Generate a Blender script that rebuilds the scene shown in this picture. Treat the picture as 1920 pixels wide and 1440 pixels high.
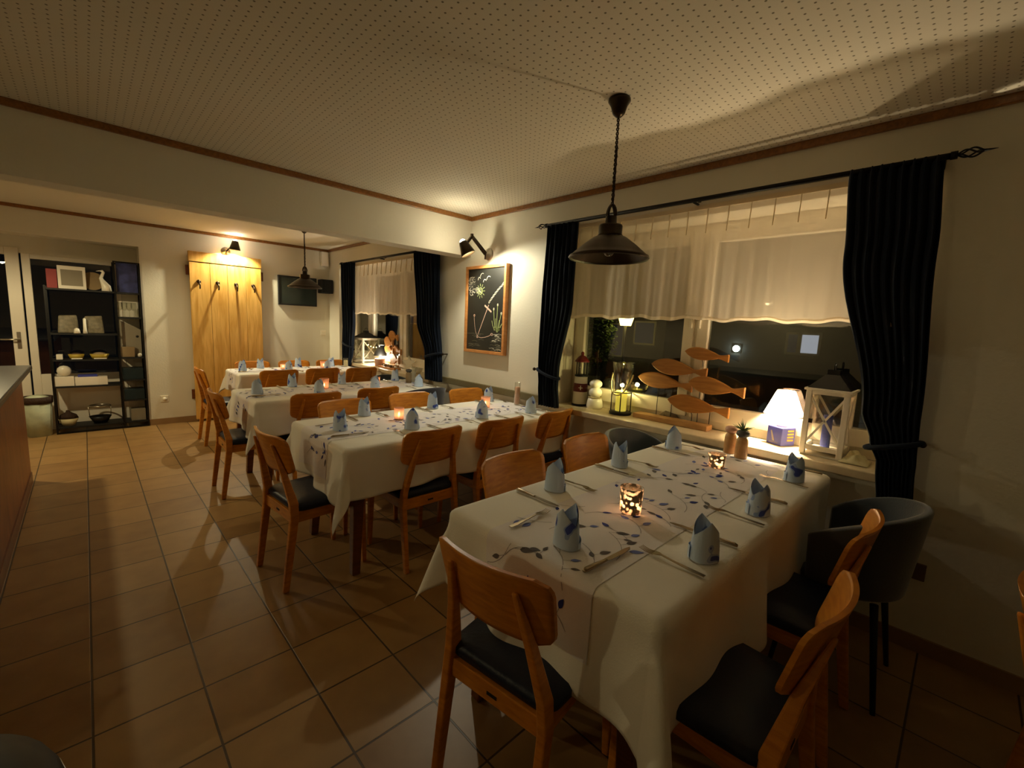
import bpy, bmesh, math, random
from mathutils import Vector, Matrix, noise
from math import sin, cos, pi, radians, hypot, atan2, sqrt

random.seed(7)
SC = bpy.context.scene
for o in list(bpy.data.objects):
    bpy.data.objects.remove(o)
COL = SC.collection

# ------------------------------------------------------------------ camera
YAW, PITCH, ROLL, FPX = 0.769246, -0.132816, 0.044897, 826.83
CAM_Z = 1.42
cam_d = bpy.data.cameras.new('camera')
cam = bpy.data.objects.new('camera', cam_d)
COL.objects.link(cam)
cam_d.sensor_width = 36
cam_d.lens = FPX / 1920 * 36
cam_d.clip_start = 0.03
cam_d.clip_end = 200
_f = Vector((sin(YAW) * cos(PITCH), cos(YAW) * cos(PITCH), sin(PITCH)))
_r = Vector((cos(YAW), -sin(YAW), 0))
_u = _r.cross(_f)
_r2 = _r * cos(ROLL) + _u * sin(ROLL)
_u2 = -_r * sin(ROLL) + _u * cos(ROLL)
M4 = Matrix(((_r2.x, _u2.x, -_f.x, 0), (_r2.y, _u2.y, -_f.y, 0), (_r2.z, _u2.z, -_f.z, CAM_Z), (0, 0, 0, 1)))
cam.matrix_world = M4
SC.camera = cam

# ------------------------------------------------------------------ world, exposure
SC.view_settings.view_transform = 'Standard'
SC.view_settings.look = 'None'
SC.view_settings.gamma = 1
SC.view_settings.use_curve_mapping = False
SC.view_settings.exposure = 0.36
W = bpy.data.worlds.new('night')
SC.world = W
W.use_nodes = True
W.node_tree.nodes['Background'].inputs[0].default_value = (0.02, 0.03, 0.045, 1)
W.node_tree.nodes['Background'].inputs[1].default_value = 0.035

# power in watts and colour of each kind of lamp, used by the lamp builders
LIGHTS = {
    'key': (48, (1, .82, .46)), 'board': (24, (1, .95, .72)), 'plank': (62, (1, .91, .60)), 'table': (38, (1, .82, .52)),
    'sill2': (20, (1, .90, .68)), 'candle': (.5, (1, .60, .33)), 'back': (16, (1, .80, .42)), 'lantern': (2.8, (1, .86, .36)),
    'board_rear': (2.5, (1, .89, .60)), 'plank_rear': (1.4, (1, .92, .75))}

def lamp_light(name, loc, kind, factor=1.0, radius=0.03, parent=None, color=None, spot=None, aim=None, blend=0.4):
    power, col = LIGHTS[kind] if kind else (1.0, (1, 1, 1))
    power *= factor
    color = color or col
    ld = bpy.data.lights.new(name, 'SPOT' if spot else 'POINT')
    ld.energy = power
    ld.color = color
    ld.shadow_soft_size = radius
    if spot:
        ld.spot_size = spot
        ld.spot_blend = blend
    o = bpy.data.objects.new(name, ld)
    o.location = loc
    if aim is not None:
        o.rotation_euler = Vector(aim).to_track_quat('-Z', 'Y').to_euler()
    COL.objects.link(o)
    if parent: o.parent = parent
    return o

# ------------------------------------------------------------------ materials
def lin(c):
    c = c / 255
    return c / 12.92 if c <= 0.04045 else ((c + 0.055) / 1.055) ** 2.4
def rgb(r, g, b): return (lin(r), lin(g), lin(b), 1)

def mat(name, color, rough=0.6, metal=0.0, emit=None, estr=0.0, spec=0.5, nscale=0, namt=0.0, bump=0.0, stretch=None, coat=0.0, sheen=0.0):
    m = bpy.data.materials.new(name)
    m.use_nodes = True
    nt = m.node_tree
    b = nt.nodes['Principled BSDF']
    b.inputs['Base Color'].default_value = color
    b.inputs['Roughness'].default_value = rough
    b.inputs['Metallic'].default_value = metal
    b.inputs['Specular IOR Level'].default_value = spec
    b.inputs['Coat Weight'].default_value = coat
    b.inputs['Sheen Weight'].default_value = sheen
    if emit:
        b.inputs['Emission Color'].default_value = emit
        b.inputs['Emission Strength'].default_value = estr
    if nscale:
        tc = nt.nodes.new('ShaderNodeTexCoord')
        mp = nt.nodes.new('ShaderNodeMapping')
        if stretch: mp.inputs['Scale'].default_value = stretch
        nz = nt.nodes.new('ShaderNodeTexNoise')
        nz.inputs['Scale'].default_value = nscale
        nz.inputs['Detail'].default_value = 4
        nt.links.new(tc.outputs['Object'], mp.inputs['Vector'])
        nt.links.new(mp.outputs['Vector'], nz.inputs['Vector'])
        if namt:
            mr = nt.nodes.new('ShaderNodeMapRange')
            mr.inputs[1].default_value = 0.3; mr.inputs[2].default_value = 0.7
            mr.inputs[3].default_value = 1 - namt; mr.inputs[4].default_value = 1 + namt
            nt.links.new(nz.outputs['Fac'], mr.inputs[0])
            mx = nt.nodes.new('ShaderNodeMix'); mx.data_type = 'RGBA'; mx.blend_type = 'MULTIPLY'
            mx.inputs[0].default_value = 1
            mx.inputs[6].default_value = color
            nt.links.new(mr.outputs[0], mx.inputs[7])
            nt.links.new(mx.outputs[2], b.inputs['Base Color'])
        if bump:
            bp = nt.nodes.new('ShaderNodeBump')
            bp.inputs['Strength'].default_value = bump
            bp.inputs['Distance'].default_value = 0.01
            nt.links.new(nz.outputs['Fac'], bp.inputs['Height'])
            nt.links.new(bp.outputs[0], b.inputs['Normal'])
    return m

def wood(name, c1, c2, scale=(2, 2, 18), rough=0.35, nsc=3.0, coat=0.15):
    m = bpy.data.materials.new(name)
    m.use_nodes = True
    nt = m.node_tree; b = nt.nodes['Principled BSDF']
    tc = nt.nodes.new('ShaderNodeTexCoord')
    mp = nt.nodes.new('ShaderNodeMapping'); mp.inputs['Scale'].default_value = scale
    nz = nt.nodes.new('ShaderNodeTexNoise'); nz.inputs['Scale'].default_value = nsc
    nz.inputs['Detail'].default_value = 6; nz.inputs['Distortion'].default_value = 0.6
    cr = nt.nodes.new('ShaderNodeValToRGB')
    cr.color_ramp.elements[0].position = 0.3; cr.color_ramp.elements[0].color = c1
    cr.color_ramp.elements[1].position = 0.7; cr.color_ramp.elements[1].color = c2
    nt.links.new(tc.outputs['Object'], mp.inputs[0]); nt.links.new(mp.outputs[0], nz.inputs[0])
    nt.links.new(nz.outputs['Fac'], cr.inputs[0]); nt.links.new(cr.outputs[0], b.inputs['Base Color'])
    b.inputs['Roughness'].default_value = rough
    b.inputs['Coat Weight'].default_value = coat; b.inputs['Coat Roughness'].default_value = 0.25
    return m

def mix_shader(name, s1, s2, fac):
    m = bpy.data.materials.new(name); m.use_nodes = True
    nt = m.node_tree
    nt.nodes.remove(nt.nodes['Principled BSDF'])
    out = [n for n in nt.nodes if n.type == 'OUTPUT_MATERIAL'][0]
    a = nt.nodes.new(s1[0]); b = nt.nodes.new(s2[0])
    for nd, s in ((a, s1), (b, s2)):
        nd.inputs['Color'].default_value = s[1]
        if len(s) > 2 and 'Roughness' in nd.inputs: nd.inputs['Roughness'].default_value = s[2]
    mx = nt.nodes.new('ShaderNodeMixShader')
    if fac == 'fresnel':
        lw = nt.nodes.new('ShaderNodeLayerWeight'); lw.inputs['Blend'].default_value = 0.5
        pw = nt.nodes.new('ShaderNodeMath'); pw.operation = 'POWER'; pw.inputs[1].default_value = 3.5
        fr = nt.nodes.new('ShaderNodeMath'); fr.operation = 'MULTIPLY_ADD'; fr.inputs[1].default_value = 0.75; fr.inputs[2].default_value = 0.055
        nt.links.new(lw.outputs['Facing'], pw.inputs[0]); nt.links.new(pw.outputs[0], fr.inputs[0])
        nt.links.new(fr.outputs[0], mx.inputs[0])
    else:
        mx.inputs[0].default_value = fac
    nt.links.new(a.outputs[0], mx.inputs[1]); nt.links.new(b.outputs[0], mx.inputs[2])
    nt.links.new(mx.outputs[0], out.inputs[0])
    return m

M = {}
M['wall'] = mat('painted_plaster', rgb(226, 220, 202), 0.75, nscale=60, bump=0.1)
M['ceil_plain'] = mat('ceiling_paint', rgb(226, 220, 202), 0.8, nscale=40, bump=0.1)
M['trim'] = wood('crown_wood', rgb(116, 72, 24), rgb(150, 98, 40), (18, 18, 18))
M['ledge'] = mat('olive_ledge', rgb(112, 102, 70), 0.5)
M['base_tile'] = mat('skirting_tile', rgb(150, 118, 80), 0.4)
M['chair_wood'] = wood('beech_chair', rgb(186, 110, 22), rgb(218, 142, 38), (3, 3, 14), 0.38, 4, 0.18)
M['plank_wood'] = wood('aged_plank', rgb(204, 150, 62), rgb(236, 188, 104), (9, 9, 1.0), 0.55, 3.0, 0.0)
M['table_wood'] = wood('dark_table', rgb(92, 50, 22), rgb(124, 70, 32), (3, 3, 12))
M['counter_wood'] = wood('counter_wood', rgb(118, 66, 24), rgb(150, 88, 34), (4, 4, 1.5), 0.45)
M['counter_top'] = mat('counter_slab', rgb(78, 76, 76), 0.35, nscale=80, namt=0.15)
M['fish_wood'] = wood('fish_wood', rgb(164, 106, 38), rgb(192, 132, 58), (4, 2, 18), 0.5, 3)
M['pale_wood'] = wood('pale_wood', rgb(178, 132, 78), rgb(206, 160, 102), (3, 3, 10), 0.5)
M['frame_wood'] = wood('frame_wood', rgb(188, 120, 60), rgb(212, 148, 84), (4, 4, 10), 0.45)
M['seat'] = mat('navy_upholstery', rgb(16, 28, 52), 0.45, nscale=90, bump=0.15, spec=0.4)
M['velvet'] = mat('slate_velvet', rgb(48, 55, 62), 0.8, sheen=0.5, nscale=120, bump=0.1)
M['velvet_dark'] = mat('charcoal_velvet', rgb(44, 46, 60), 0.8, sheen=0.4)
M['black_metal'] = mat('black_metal', rgb(18, 16, 15), 0.45, 0.4)
M['bronze'] = mat('dark_bronze', rgb(52, 40, 26), 0.34, 0.75)
M['chrome'] = mat('brushed_metal', rgb(190, 184, 170), 0.28, 1.0)
M['cutlery'] = mat('cutlery_steel', rgb(165, 150, 125), 0.3, 1.0)
M['cloth'] = mat('white_linen', rgb(244, 240, 228), 0.85, nscale=220, bump=0.12, sheen=0.1)
M['runner'] = mat('runner_cotton', rgb(238, 234, 234), 0.85, nscale=260, bump=0.1)
M['leaf_deep'] = mat('leaf_print_deep', rgb(38, 52, 138), 0.85)
M['leaf_mid'] = mat('leaf_print_mid', rgb(108, 122, 190), 0.85)
M['leaf_grey'] = mat('leaf_print_grey', rgb(98, 92, 92), 0.85)
M['stem_print'] = mat('stem_print', rgb(138, 132, 138), 0.85)
M['curtain'] = mat('navy_curtain', rgb(18, 27, 42), 0.9, sheen=0.05, nscale=150, bump=0.1, spec=0.2)
M['white_pl'] = mat('white_window_frame', rgb(232, 222, 200), 0.35)
M['white_paint'] = mat('white_lacquer', rgb(236, 228, 212), 0.5)
M['white_cer'] = mat('white_ceramic', rgb(238, 232, 214), 0.3)
M['sill'] = mat('stone_sill', rgb(222, 204, 170), 0.3, nscale=25, namt=0.06)
M['red'] = mat('dark_red_paint', rgb(104, 24, 18), 0.45)
M['black'] = mat('matt_black', rgb(14, 14, 14), 0.6)
M['screen'] = mat('tv_screen', rgb(52, 60, 56), 0.12)
M['chalkboard'] = mat('chalkboard', rgb(30, 30, 24), 0.55, nscale=6, namt=0.25)
M['chalk'] = mat('white_chalk', rgb(226, 220, 200), 0.9)
M['chalk_pink'] = mat('pink_chalk', rgb(226, 190, 170), 0.9)
M['chalk_green'] = mat('green_chalk', rgb(186, 200, 130), 0.9)
M['chalk_dim'] = mat('faint_chalk', rgb(112, 110, 94), 0.9)
M['blue_cube'] = mat('blue_cube', rgb(52, 54, 132), 0.4)
M['yellow_print'] = mat('yellow_print', rgb(232, 190, 70), 0.6)
M['grey_print'] = mat('grey_print', rgb(130, 120, 116), 0.6)
M['blue_wax'] = mat('blue_wax', rgb(62, 70, 170), 0.5)
M['rope'] = mat('rope', rgb(196, 178, 130), 0.9, nscale=200, bump=0.4)
M['stone_grey'] = mat('grey_stone', rgb(84, 82, 80), 0.6, nscale=40, namt=0.2)
M['pink_ceramic'] = mat('pink_ceramic', rgb(206, 160, 140), 0.5)
M['plant'] = mat('air_plant_green', rgb(96, 120, 74), 0.6)
M['bush'] = mat('hedge_green', rgb(64, 84, 24), 0.8)
M['sand'] = mat('pink_sand', rgb(212, 158, 122), 0.9, nscale=120, namt=0.1)
M['driftwood'] = mat('driftwood', rgb(120, 102, 80), 0.9, nscale=30, namt=0.3)
M['linen_gold'] = mat('cream_linen_bow', rgb(214, 202, 158), 0.9)
M['pink_box'] = mat('dusty_pink', rgb(150, 62, 62), 0.7)
M['yellow'] = mat('mustard', rgb(176, 150, 50), 0.6)
M['brown'] = mat('brown_card', rgb(96, 72, 48), 0.8)
M['tan'] = mat('tan_card', rgb(140, 118, 84), 0.8)
M['greycard'] = mat('grey_card', rgb(138, 130, 112), 0.8)
M['blue_photo'] = mat('night_blue_print', rgb(60, 66, 116), 0.4, nscale=12, namt=0.6)
M['teal'] = mat('dark_teal', rgb(24, 42, 48), 0.4)
M['wicker'] = mat('dark_wicker', rgb(58, 38, 26), 0.8, nscale=90, namt=0.4, bump=0.6)
M['mint_cloth'] = mat('pale_laundry', rgb(184, 190, 164), 0.9, nscale=12, namt=0.15)
M['wrap_grey'] = mat('clear_wrap_goods', rgb(120, 112, 92), 0.3, nscale=30, namt=0.35)
M['asphalt'] = mat('asphalt', rgb(40, 38, 36), 0.8, nscale=8, namt=0.2)
M['facade'] = mat('house_render', rgb(84, 82, 80), 0.9)
M['roof'] = mat('roof_tile', rgb(60, 42, 36), 0.9)
def emis(name, c, s):
    return mat(name, c, 0.5, emit=c, estr=s)
M['flame'] = emis('flame', rgb(255, 214, 140), 14)
M['bulb_on'] = emis('lit_bulb', rgb(255, 236, 200), 60)
M['bulb_hot'] = emis('lit_led_rear', rgb(255, 246, 225), 25)
M['street'] = emis('street_lamp_glass', rgb(255, 226, 120), 9)
M['flood'] = emis('floodlight', rgb(225, 245, 235), 14)
M['winlit'] = emis('lit_window', rgb(178, 182, 196), 0.55)
M['windim'] = emis('dim_window', rgb(90, 94, 120), 0.03)
M['spark'] = emis('fairy_spark', rgb(255, 220, 130), 20)
M['glass'] = mix_shader('window_glass', ('ShaderNodeBsdfTransparent', (0.9, 0.92, 0.9, 1)), ('ShaderNodeBsdfGlossy', (1, 1, 1, 1), 0.0), 'fresnel')
M['clear'] = mix_shader('clear_glass', ('ShaderNodeBsdfTransparent', (0.93, 0.93, 0.9, 1)), ('ShaderNodeBsdfGlossy', (1, 1, 1, 1), 0.03), 'fresnel')
M['shade'] = mix_shader('lamp_shade_fabric', ('ShaderNodeBsdfDiffuse', rgb(245, 225, 210)), ('ShaderNodeBsdfTranslucent', rgb(250, 226, 212)), 0.62)
M['napkin_trans'] = None

def sheer_mat():
    m = bpy.data.materials.new('sheer_voile'); m.use_nodes = True
    nt = m.node_tree; nt.nodes.remove(nt.nodes['Principled BSDF'])
    out = [n for n in nt.nodes if n.type == 'OUTPUT_MATERIAL'][0]
    d = nt.nodes.new('ShaderNodeBsdfDiffuse'); d.inputs[0].default_value = rgb(232, 218, 194)
    t = nt.nodes.new('ShaderNodeBsdfTranslucent'); t.inputs[0].default_value = rgb(232, 216, 192)
    tr = nt.nodes.new('ShaderNodeBsdfTransparent'); tr.inputs[0].default_value = (1, 0.97, 0.92, 1)
    m1 = nt.nodes.new('ShaderNodeMixShader'); m1.inputs[0].default_value = 0.38
    m2 = nt.nodes.new('ShaderNodeMixShader'); m2.inputs[0].default_value = 0.20
    nt.links.new(d.outputs[0], m1.inputs[1]); nt.links.new(t.outputs[0], m1.inputs[2])
    nt.links.new(m1.outputs[0], m2.inputs[1]); nt.links.new(tr.outputs[0], m2.inputs[2])
    nt.links.new(m2.outputs[0], out.inputs[0])
    return m
M['sheer'] = sheer_mat()
M['sheer_hem'] = mix_shader('voile_hem', ('ShaderNodeBsdfDiffuse', rgb(238, 226, 200)), ('ShaderNodeBsdfTranslucent', rgb(238, 222, 196)), 0.4)
M['wax_lit'] = mix_shader('glowing_wax', ('ShaderNodeBsdfDiffuse', rgb(240, 226, 110)), ('ShaderNodeEmission', rgb(255, 226, 84)), 0.5)

def grid_nodes(nt, sx, sy, ox=0, oy=0):
    """returns outputs (fx, fy, ix, iy) of world position divided into cells"""
    geo = nt.nodes.new('ShaderNodeTexCoord')
    sep = nt.nodes.new('ShaderNodeSeparateXYZ')
    nt.links.new(geo.outputs['Object'], sep.inputs[0])
    outs = []
    for k, (s, o) in enumerate(((sx, ox), (sy, oy))):
        a = nt.nodes.new('ShaderNodeMath'); a.operation = 'SUBTRACT'; a.inputs[1].default_value = o
        d = nt.nodes.new('ShaderNodeMath'); d.operation = 'DIVIDE'; d.inputs[1].default_value = s
        nt.links.new(sep.outputs[k], a.inputs[0]); nt.links.new(a.outputs[0], d.inputs[0])
        fr = nt.nodes.new('ShaderNodeMath'); fr.operation = 'FRACT'; nt.links.new(d.outputs[0], fr.inputs[0])
        fl = nt.nodes.new('ShaderNodeMath'); fl.operation = 'FLOOR'; nt.links.new(d.outputs[0], fl.inputs[0])
        c = nt.nodes.new('ShaderNodeMath'); c.operation = 'SUBTRACT'; c.inputs[1].default_value = 0.5
        nt.links.new(fr.outputs[0], c.inputs[0])
        ab = nt.nodes.new('ShaderNodeMath'); ab.operation = 'ABSOLUTE'; nt.links.new(c.outputs[0], ab.inputs[0])
        outs.append((ab, fl, c))
    return outs

def tile_mat():
    m = bpy.data.materials.new('beige_floor_tiles'); m.use_nodes = True
    nt = m.node_tree; b = nt.nodes['Principled BSDF']
    (ax, fx, _), (ay, fy, _) = grid_nodes(nt, 0.31, 0.31, 0.245, 1.24)
    mx = nt.nodes.new('ShaderNodeMath'); mx.operation = 'MAXIMUM'
    nt.links.new(ax.outputs[0], mx.inputs[0]); nt.links.new(ay.outputs[0], mx.inputs[1])
    gt = nt.nodes.new('ShaderNodeMapRange'); gt.inputs[1].default_value = 0.486; gt.inputs[2].default_value = 0.491
    nt.links.new(mx.outputs[0], gt.inputs[0])
    cb = nt.nodes.new('ShaderNodeCombineXYZ')
    nt.links.new(fx.outputs[0], cb.inputs[0]); nt.links.new(fy.outputs[0], cb.inputs[1])
    wn = nt.nodes.new('ShaderNodeTexWhiteNoise'); nt.links.new(cb.outputs[0], wn.inputs[0])
    tc = nt.nodes.new('ShaderNodeTexCoord')
    nz = nt.nodes.new('ShaderNodeTexNoise'); nz.inputs['Scale'].default_value = 7; nz.inputs['Detail'].default_value = 5
    nt.links.new(tc.outputs['Object'], nz.inputs[0])
    ad = nt.nodes.new('ShaderNodeMath'); ad.operation = 'MULTIPLY_ADD'; ad.inputs[1].default_value = 0.5
    nt.links.new(wn.outputs[0], ad.inputs[0]); nt.links.new(nz.outputs[0], ad.inputs[2])
    cr = nt.nodes.new('ShaderNodeValToRGB')
    cr.color_ramp.elements[0].position = 0.3; cr.color_ramp.elements[0].color = rgb(136, 100, 56)
    cr.color_ramp.elements[1].position = 1.1 if False else 1.0; cr.color_ramp.elements[1].color = rgb(164, 128, 78)
    nt.links.new(ad.outputs[0], cr.inputs[0])
    mc = nt.nodes.new('ShaderNodeMix'); mc.data_type = 'RGBA'
    mc.inputs[7].default_value = rgb(70, 52, 30)
    nt.links.new(gt.outputs[0], mc.inputs[0]); nt.links.new(cr.outputs[0], mc.inputs[6])
    nt.links.new(mc.outputs[2], b.inputs['Base Color'])
    b.inputs['Roughness'].default_value = 0.42
    bp = nt.nodes.new('ShaderNodeBump'); bp.invert = True; bp.inputs['Strength'].default_value = 0.4; bp.inputs['Distance'].default_value = 0.004
    nt.links.new(gt.outputs[0], bp.inputs['Height']); nt.links.new(bp.outputs[0], b.inputs['Normal'])
    return m
M['tiles'] = tile_mat()

def dots_mat():
    m = bpy.data.materials.new('perforated_ceiling'); m.use_nodes = True
    nt = m.node_tree; b = nt.nodes['Principled BSDF']
    (ax, _, _), (ay, _, _) = grid_nodes(nt, 0.0345, 0.0345, 1.003 - 0.01725, 1.144 - 0.01725)
    cb = nt.nodes.new('ShaderNodeCombineXYZ')
    nt.links.new(ax.outputs[0], cb.inputs[0]); nt.links.new(ay.outputs[0], cb.inputs[1])
    ln = nt.nodes.new('ShaderNodeVectorMath'); ln.operation = 'LENGTH'; nt.links.new(cb.outputs[0], ln.inputs[0])
    mr = nt.nodes.new('ShaderNodeMapRange'); mr.inputs[1].default_value = 0.085; mr.inputs[2].default_value = 0.14
    nt.links.new(ln.outputs['Value'], mr.inputs[0])
    mc = nt.nodes.new('ShaderNodeMix'); mc.data_type = 'RGBA'
    mc.inputs[6].default_value = rgb(118, 108, 84); mc.inputs[7].default_value = rgb(224, 216, 198)
    nt.links.new(mr.outputs[0], mc.inputs[0]); nt.links.new(mc.outputs[2], b.inputs['Base Color'])
    b.inputs['Roughness'].default_value = 0.8
    return m
M['dots'] = dots_mat()

def blotch_mat(name, base, dark, mid, scale):
    m = bpy.data.materials.new(name); m.use_nodes = True
    nt = m.node_tree; b = nt.nodes['Principled BSDF']
    tc = nt.nodes.new('ShaderNodeTexCoord')
    oi = nt.nodes.new('ShaderNodeObjectInfo')
    av = nt.nodes.new('ShaderNodeVectorMath'); av.operation = 'ADD'
    nt.links.new(tc.outputs['Object'], av.inputs[0]); nt.links.new(oi.outputs['Location'], av.inputs[1])
    n1 = nt.nodes.new('ShaderNodeTexNoise'); n1.inputs['Scale'].default_value = scale; n1.inputs['Detail'].default_value = 1
    nt.links.new(av.outputs[0], n1.inputs[0])
    cr = nt.nodes.new('ShaderNodeValToRGB'); cr.color_ramp.interpolation = 'CONSTANT'
    cr.color_ramp.elements[0].position = 0; cr.color_ramp.elements[0].color = dark
    e = cr.color_ramp.elements[1]; e.position = 0.33; e.color = mid
    e = cr.color_ramp.elements.new(0.385); e.color = base
    nt.links.new(n1.outputs['Fac'], cr.inputs[0]); nt.links.new(cr.outputs[0], b.inputs['Base Color'])
    b.inputs['Roughness'].default_value = 0.8
    return m
M['napkin'] = blotch_mat('blue_paper_napkin', rgb(196, 216, 244), rgb(62, 84, 180), rgb(150, 176, 228), 20)

def votive_mat():
    """antique silver glass with clear round cut-outs that let the flame through"""
    m = bpy.data.materials.new('votive_glass'); m.use_nodes = True
    nt = m.node_tree; b = nt.nodes['Principled BSDF']
    out = [n for n in nt.nodes if n.type == 'OUTPUT_MATERIAL'][0]
    b.inputs['Base Color'].default_value = rgb(140, 124, 100); b.inputs['Metallic'].default_value = 0.5; b.inputs['Roughness'].default_value = 0.4
    tl = nt.nodes.new('ShaderNodeBsdfTranslucent'); tl.inputs[0].default_value = rgb(255, 226, 200)
    tr = nt.nodes.new('ShaderNodeBsdfTransparent')
    m0 = nt.nodes.new('ShaderNodeMixShader'); m0.inputs[0].default_value = 0.3
    nt.links.new(tl.outputs[0], m0.inputs[1]); nt.links.new(tr.outputs[0], m0.inputs[2])
    tc = nt.nodes.new('ShaderNodeTexCoord')
    vo = nt.nodes.new('ShaderNodeTexVoronoi'); vo.inputs['Scale'].default_value = 62
    nt.links.new(tc.outputs['Object'], vo.inputs['Vector'])
    lt = nt.nodes.new('ShaderNodeMath'); lt.operation = 'LESS_THAN'; lt.inputs[1].default_value = 0.50
    nt.links.new(vo.outputs['Distance'], lt.inputs[0])
    mx = nt.nodes.new('ShaderNodeMixShader')
    nt.links.new(lt.outputs[0], mx.inputs[0]); nt.links.new(b.outputs[0], mx.inputs[1]); nt.links.new(m0.outputs[0], mx.inputs[2])
    nt.links.new(mx.outputs[0], out.inputs[0])
    return m
M['votive'] = votive_mat()
M['votive_frost'] = mix_shader('frosted_votive', ('ShaderNodeBsdfTranslucent', rgb(214, 170, 146)), ('ShaderNodeBsdfTransparent', (1, .9, .82, 1)), 0.6)

# ------------------------------------------------------------------ mesh builder
class MB:
    def __init__(s):
        s.v = []; s.f = []; s.mi = []; s.sm = []
    def add(s, verts, faces, m=0, smooth=False):
        o = len(s.v); s.v += [tuple(p) for p in verts]
        for f in faces:
            s.f.append(tuple(i + o for i in f)); s.mi.append(m); s.sm.append(smooth)
        return s
    def box(s, x0, x1, y0, y1, z0, z1, m=0):
        v = [(x, y, z) for z in (z0, z1) for y in (y0, y1) for x in (x0, x1)]
        return s.add(v, [(0, 2, 3, 1), (4, 5, 7, 6), (0, 1, 5, 4), (2, 6, 7, 3), (0, 4, 6, 2), (1, 3, 7, 5)], m)
    def bar(s, p, q, w0, w1=None, d0=None, d1=None, up=(0, 0, 1), m=0):
        """tapered square bar from p to q; w across, d along 'up x axis' direction"""
        w1 = w0 if w1 is None else w1; d0 = w0 if d0 is None else d0; d1 = w1 if d1 is None else d1
        p = Vector(p); q = Vector(q); a = (q - p).normalized(); u = Vector(up)
        if abs(a.dot(u)) > 0.95: u = Vector((0, 1, 0))
        x = a.cross(u).normalized(); y = x.cross(a)
        v = []
        for c, w, d in ((p, w0, d0), (q, w1, d1)):
            for sx, sy in ((-1, -1), (1, -1), (1, 1), (-1, 1)):
                v.append(c + x * sx * w / 2 + y * sy * d / 2)
        return s.add(v, [(3, 2, 1, 0), (4, 5, 6, 7), (0, 1, 5, 4), (1, 2, 6, 5), (2, 3, 7, 6), (3, 0, 4, 7)], m)
    def tube(s, pts, r, n=8, m=0, cap=True):
        pts = [Vector(p) for p in pts]; N = len(pts)
        rs = r if isinstance(r, (list, tuple)) else [r] * N
        v = []; f = []
        prev = None
        for i, p in enumerate(pts):
            a = (pts[min(i + 1, N - 1)] - pts[max(i - 1, 0)]).normalized()
            if prev is None:
                u = Vector((0, 0, 1)) if abs(a.z) < 0.9 else Vector((1, 0, 0))
                x = a.cross(u).normalized()
            else:
                x = (prev - a * prev.dot(a)).normalized()
            prev = x; y = a.cross(x)
            for k in range(n):
                t = 2 * pi * k / n
                v.append(p + (x * cos(t) + y * sin(t)) * rs[i])
        for i in range(N - 1):
            for k in range(n):
                k2 = (k + 1) % n
                f.append((i * n + k, i * n + k2, (i + 1) * n + k2, (i + 1) * n + k))
        if cap:
            f.append(tuple(range(n))[::-1]); f.append(tuple((N - 1) * n + k for k in range(n)))
        return s.add(v, f, m, True)
    def lathe(s, prof, c=(0, 0, 0), n=24, m=0, sy=1.0, M3=None, closed=False):
        v = []; f = []; N = len(prof)
        for (r, z) in prof:
            for k in range(n):
                t = 2 * pi * k / n
                p = Vector((r * cos(t), r * sin(t) * sy, z))
                if M3: p = M3 @ p
                v.append(p + Vector(c))
        for i in range(N - 1 + (1 if closed else 0)):
            j = (i + 1) % N
            for k in range(n):
                k2 = (k + 1) % n
                f.append((i * n + k, i * n + k2, j * n + k2, j * n + k))
        if not closed:
            if prof[0][0] > 1e-5 and prof[0][0] < 1 and getattr(s, 'capb', True): f.append(tuple(range(n))[::-1])
            if getattr(s, 'capt', True) and prof[-1][0] > 1e-5: f.append(tuple((N - 1) * n + k for k in range(n)))
        return s.add(v, f, m, True)
    def grid(s, fn, nu, nv, m=0, smooth=True):
        v = [fn(i / nu, j / nv) for j in range(nv + 1) for i in range(nu + 1)]
        f = [(j * (nu + 1) + i, j * (nu + 1) + i + 1, (j + 1) * (nu + 1) + i + 1, (j + 1) * (nu + 1) + i) for j in range(nv) for i in range(nu)]
        return s.add(v, f, m, smooth)
    def prism(s, poly, axis, a, b, m=0):
        """poly of 2D points, extruded along axis ('x','y','z') from a to b"""
        def P(u, w, t):
            return {'x': (t, u, w), 'y': (u, t, w), 'z': (u, w, t)}[axis]
        n = len(poly)
        v = [P(u, w, a) for u, w in poly] + [P(u, w, b) for u, w in poly]
        f = [tuple(range(n))[::-1], tuple(range(n, 2 * n))] + [(i, (i + 1) % n, n + (i + 1) % n, n + i) for i in range(n)]
        return s.add(v, f, m)
    def sphere(s, c, r, n=16, sc=(1, 1, 1), m=0):
        prof = [(max(1e-6, r * sin(pi * i / (n // 2))), -r * cos(pi * i / (n // 2))) for i in range(n // 2 + 1)]
        M3 = Matrix.Diagonal(Vector(sc))
        return s.lathe(prof, c, n, m, M3=M3)
    def build(s, name, mats, parent=None, bevel=0, seg=2, solid=0, sub=0, loc=None, recalc=True):
        me = bpy.data.meshes.new(name)
        me.from_pydata(s.v, [], s.f)
        if not isinstance(mats, (list, tuple)): mats = [mats]
        for k in mats: me.materials.append(M[k] if isinstance(k, str) else k)
        for p, mi, sm in zip(me.polygons, s.mi, s.sm):
            p.material_index = mi; p.use_smooth = sm
        if recalc:
            bm = bmesh.new(); bm.from_mesh(me)
            bmesh.ops.recalc_face_normals(bm, faces=bm.faces); bm.to_mesh(me); bm.free()
        me.validate()
        o = bpy.data.objects.new(name, me); COL.objects.link(o)
        if parent: o.parent = parent
        if loc: o.location = loc
        if solid:
            md = o.modifiers.new('solid', 'SOLIDIFY'); md.thickness = solid; md.offset = 0
        if bevel:
            md = o.modifiers.new('bevel', 'BEVEL'); md.width = bevel; md.segments = seg; md.limit_method = 'ANGLE'; md.angle_limit = radians(40)
            md.harden_normals = False
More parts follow.
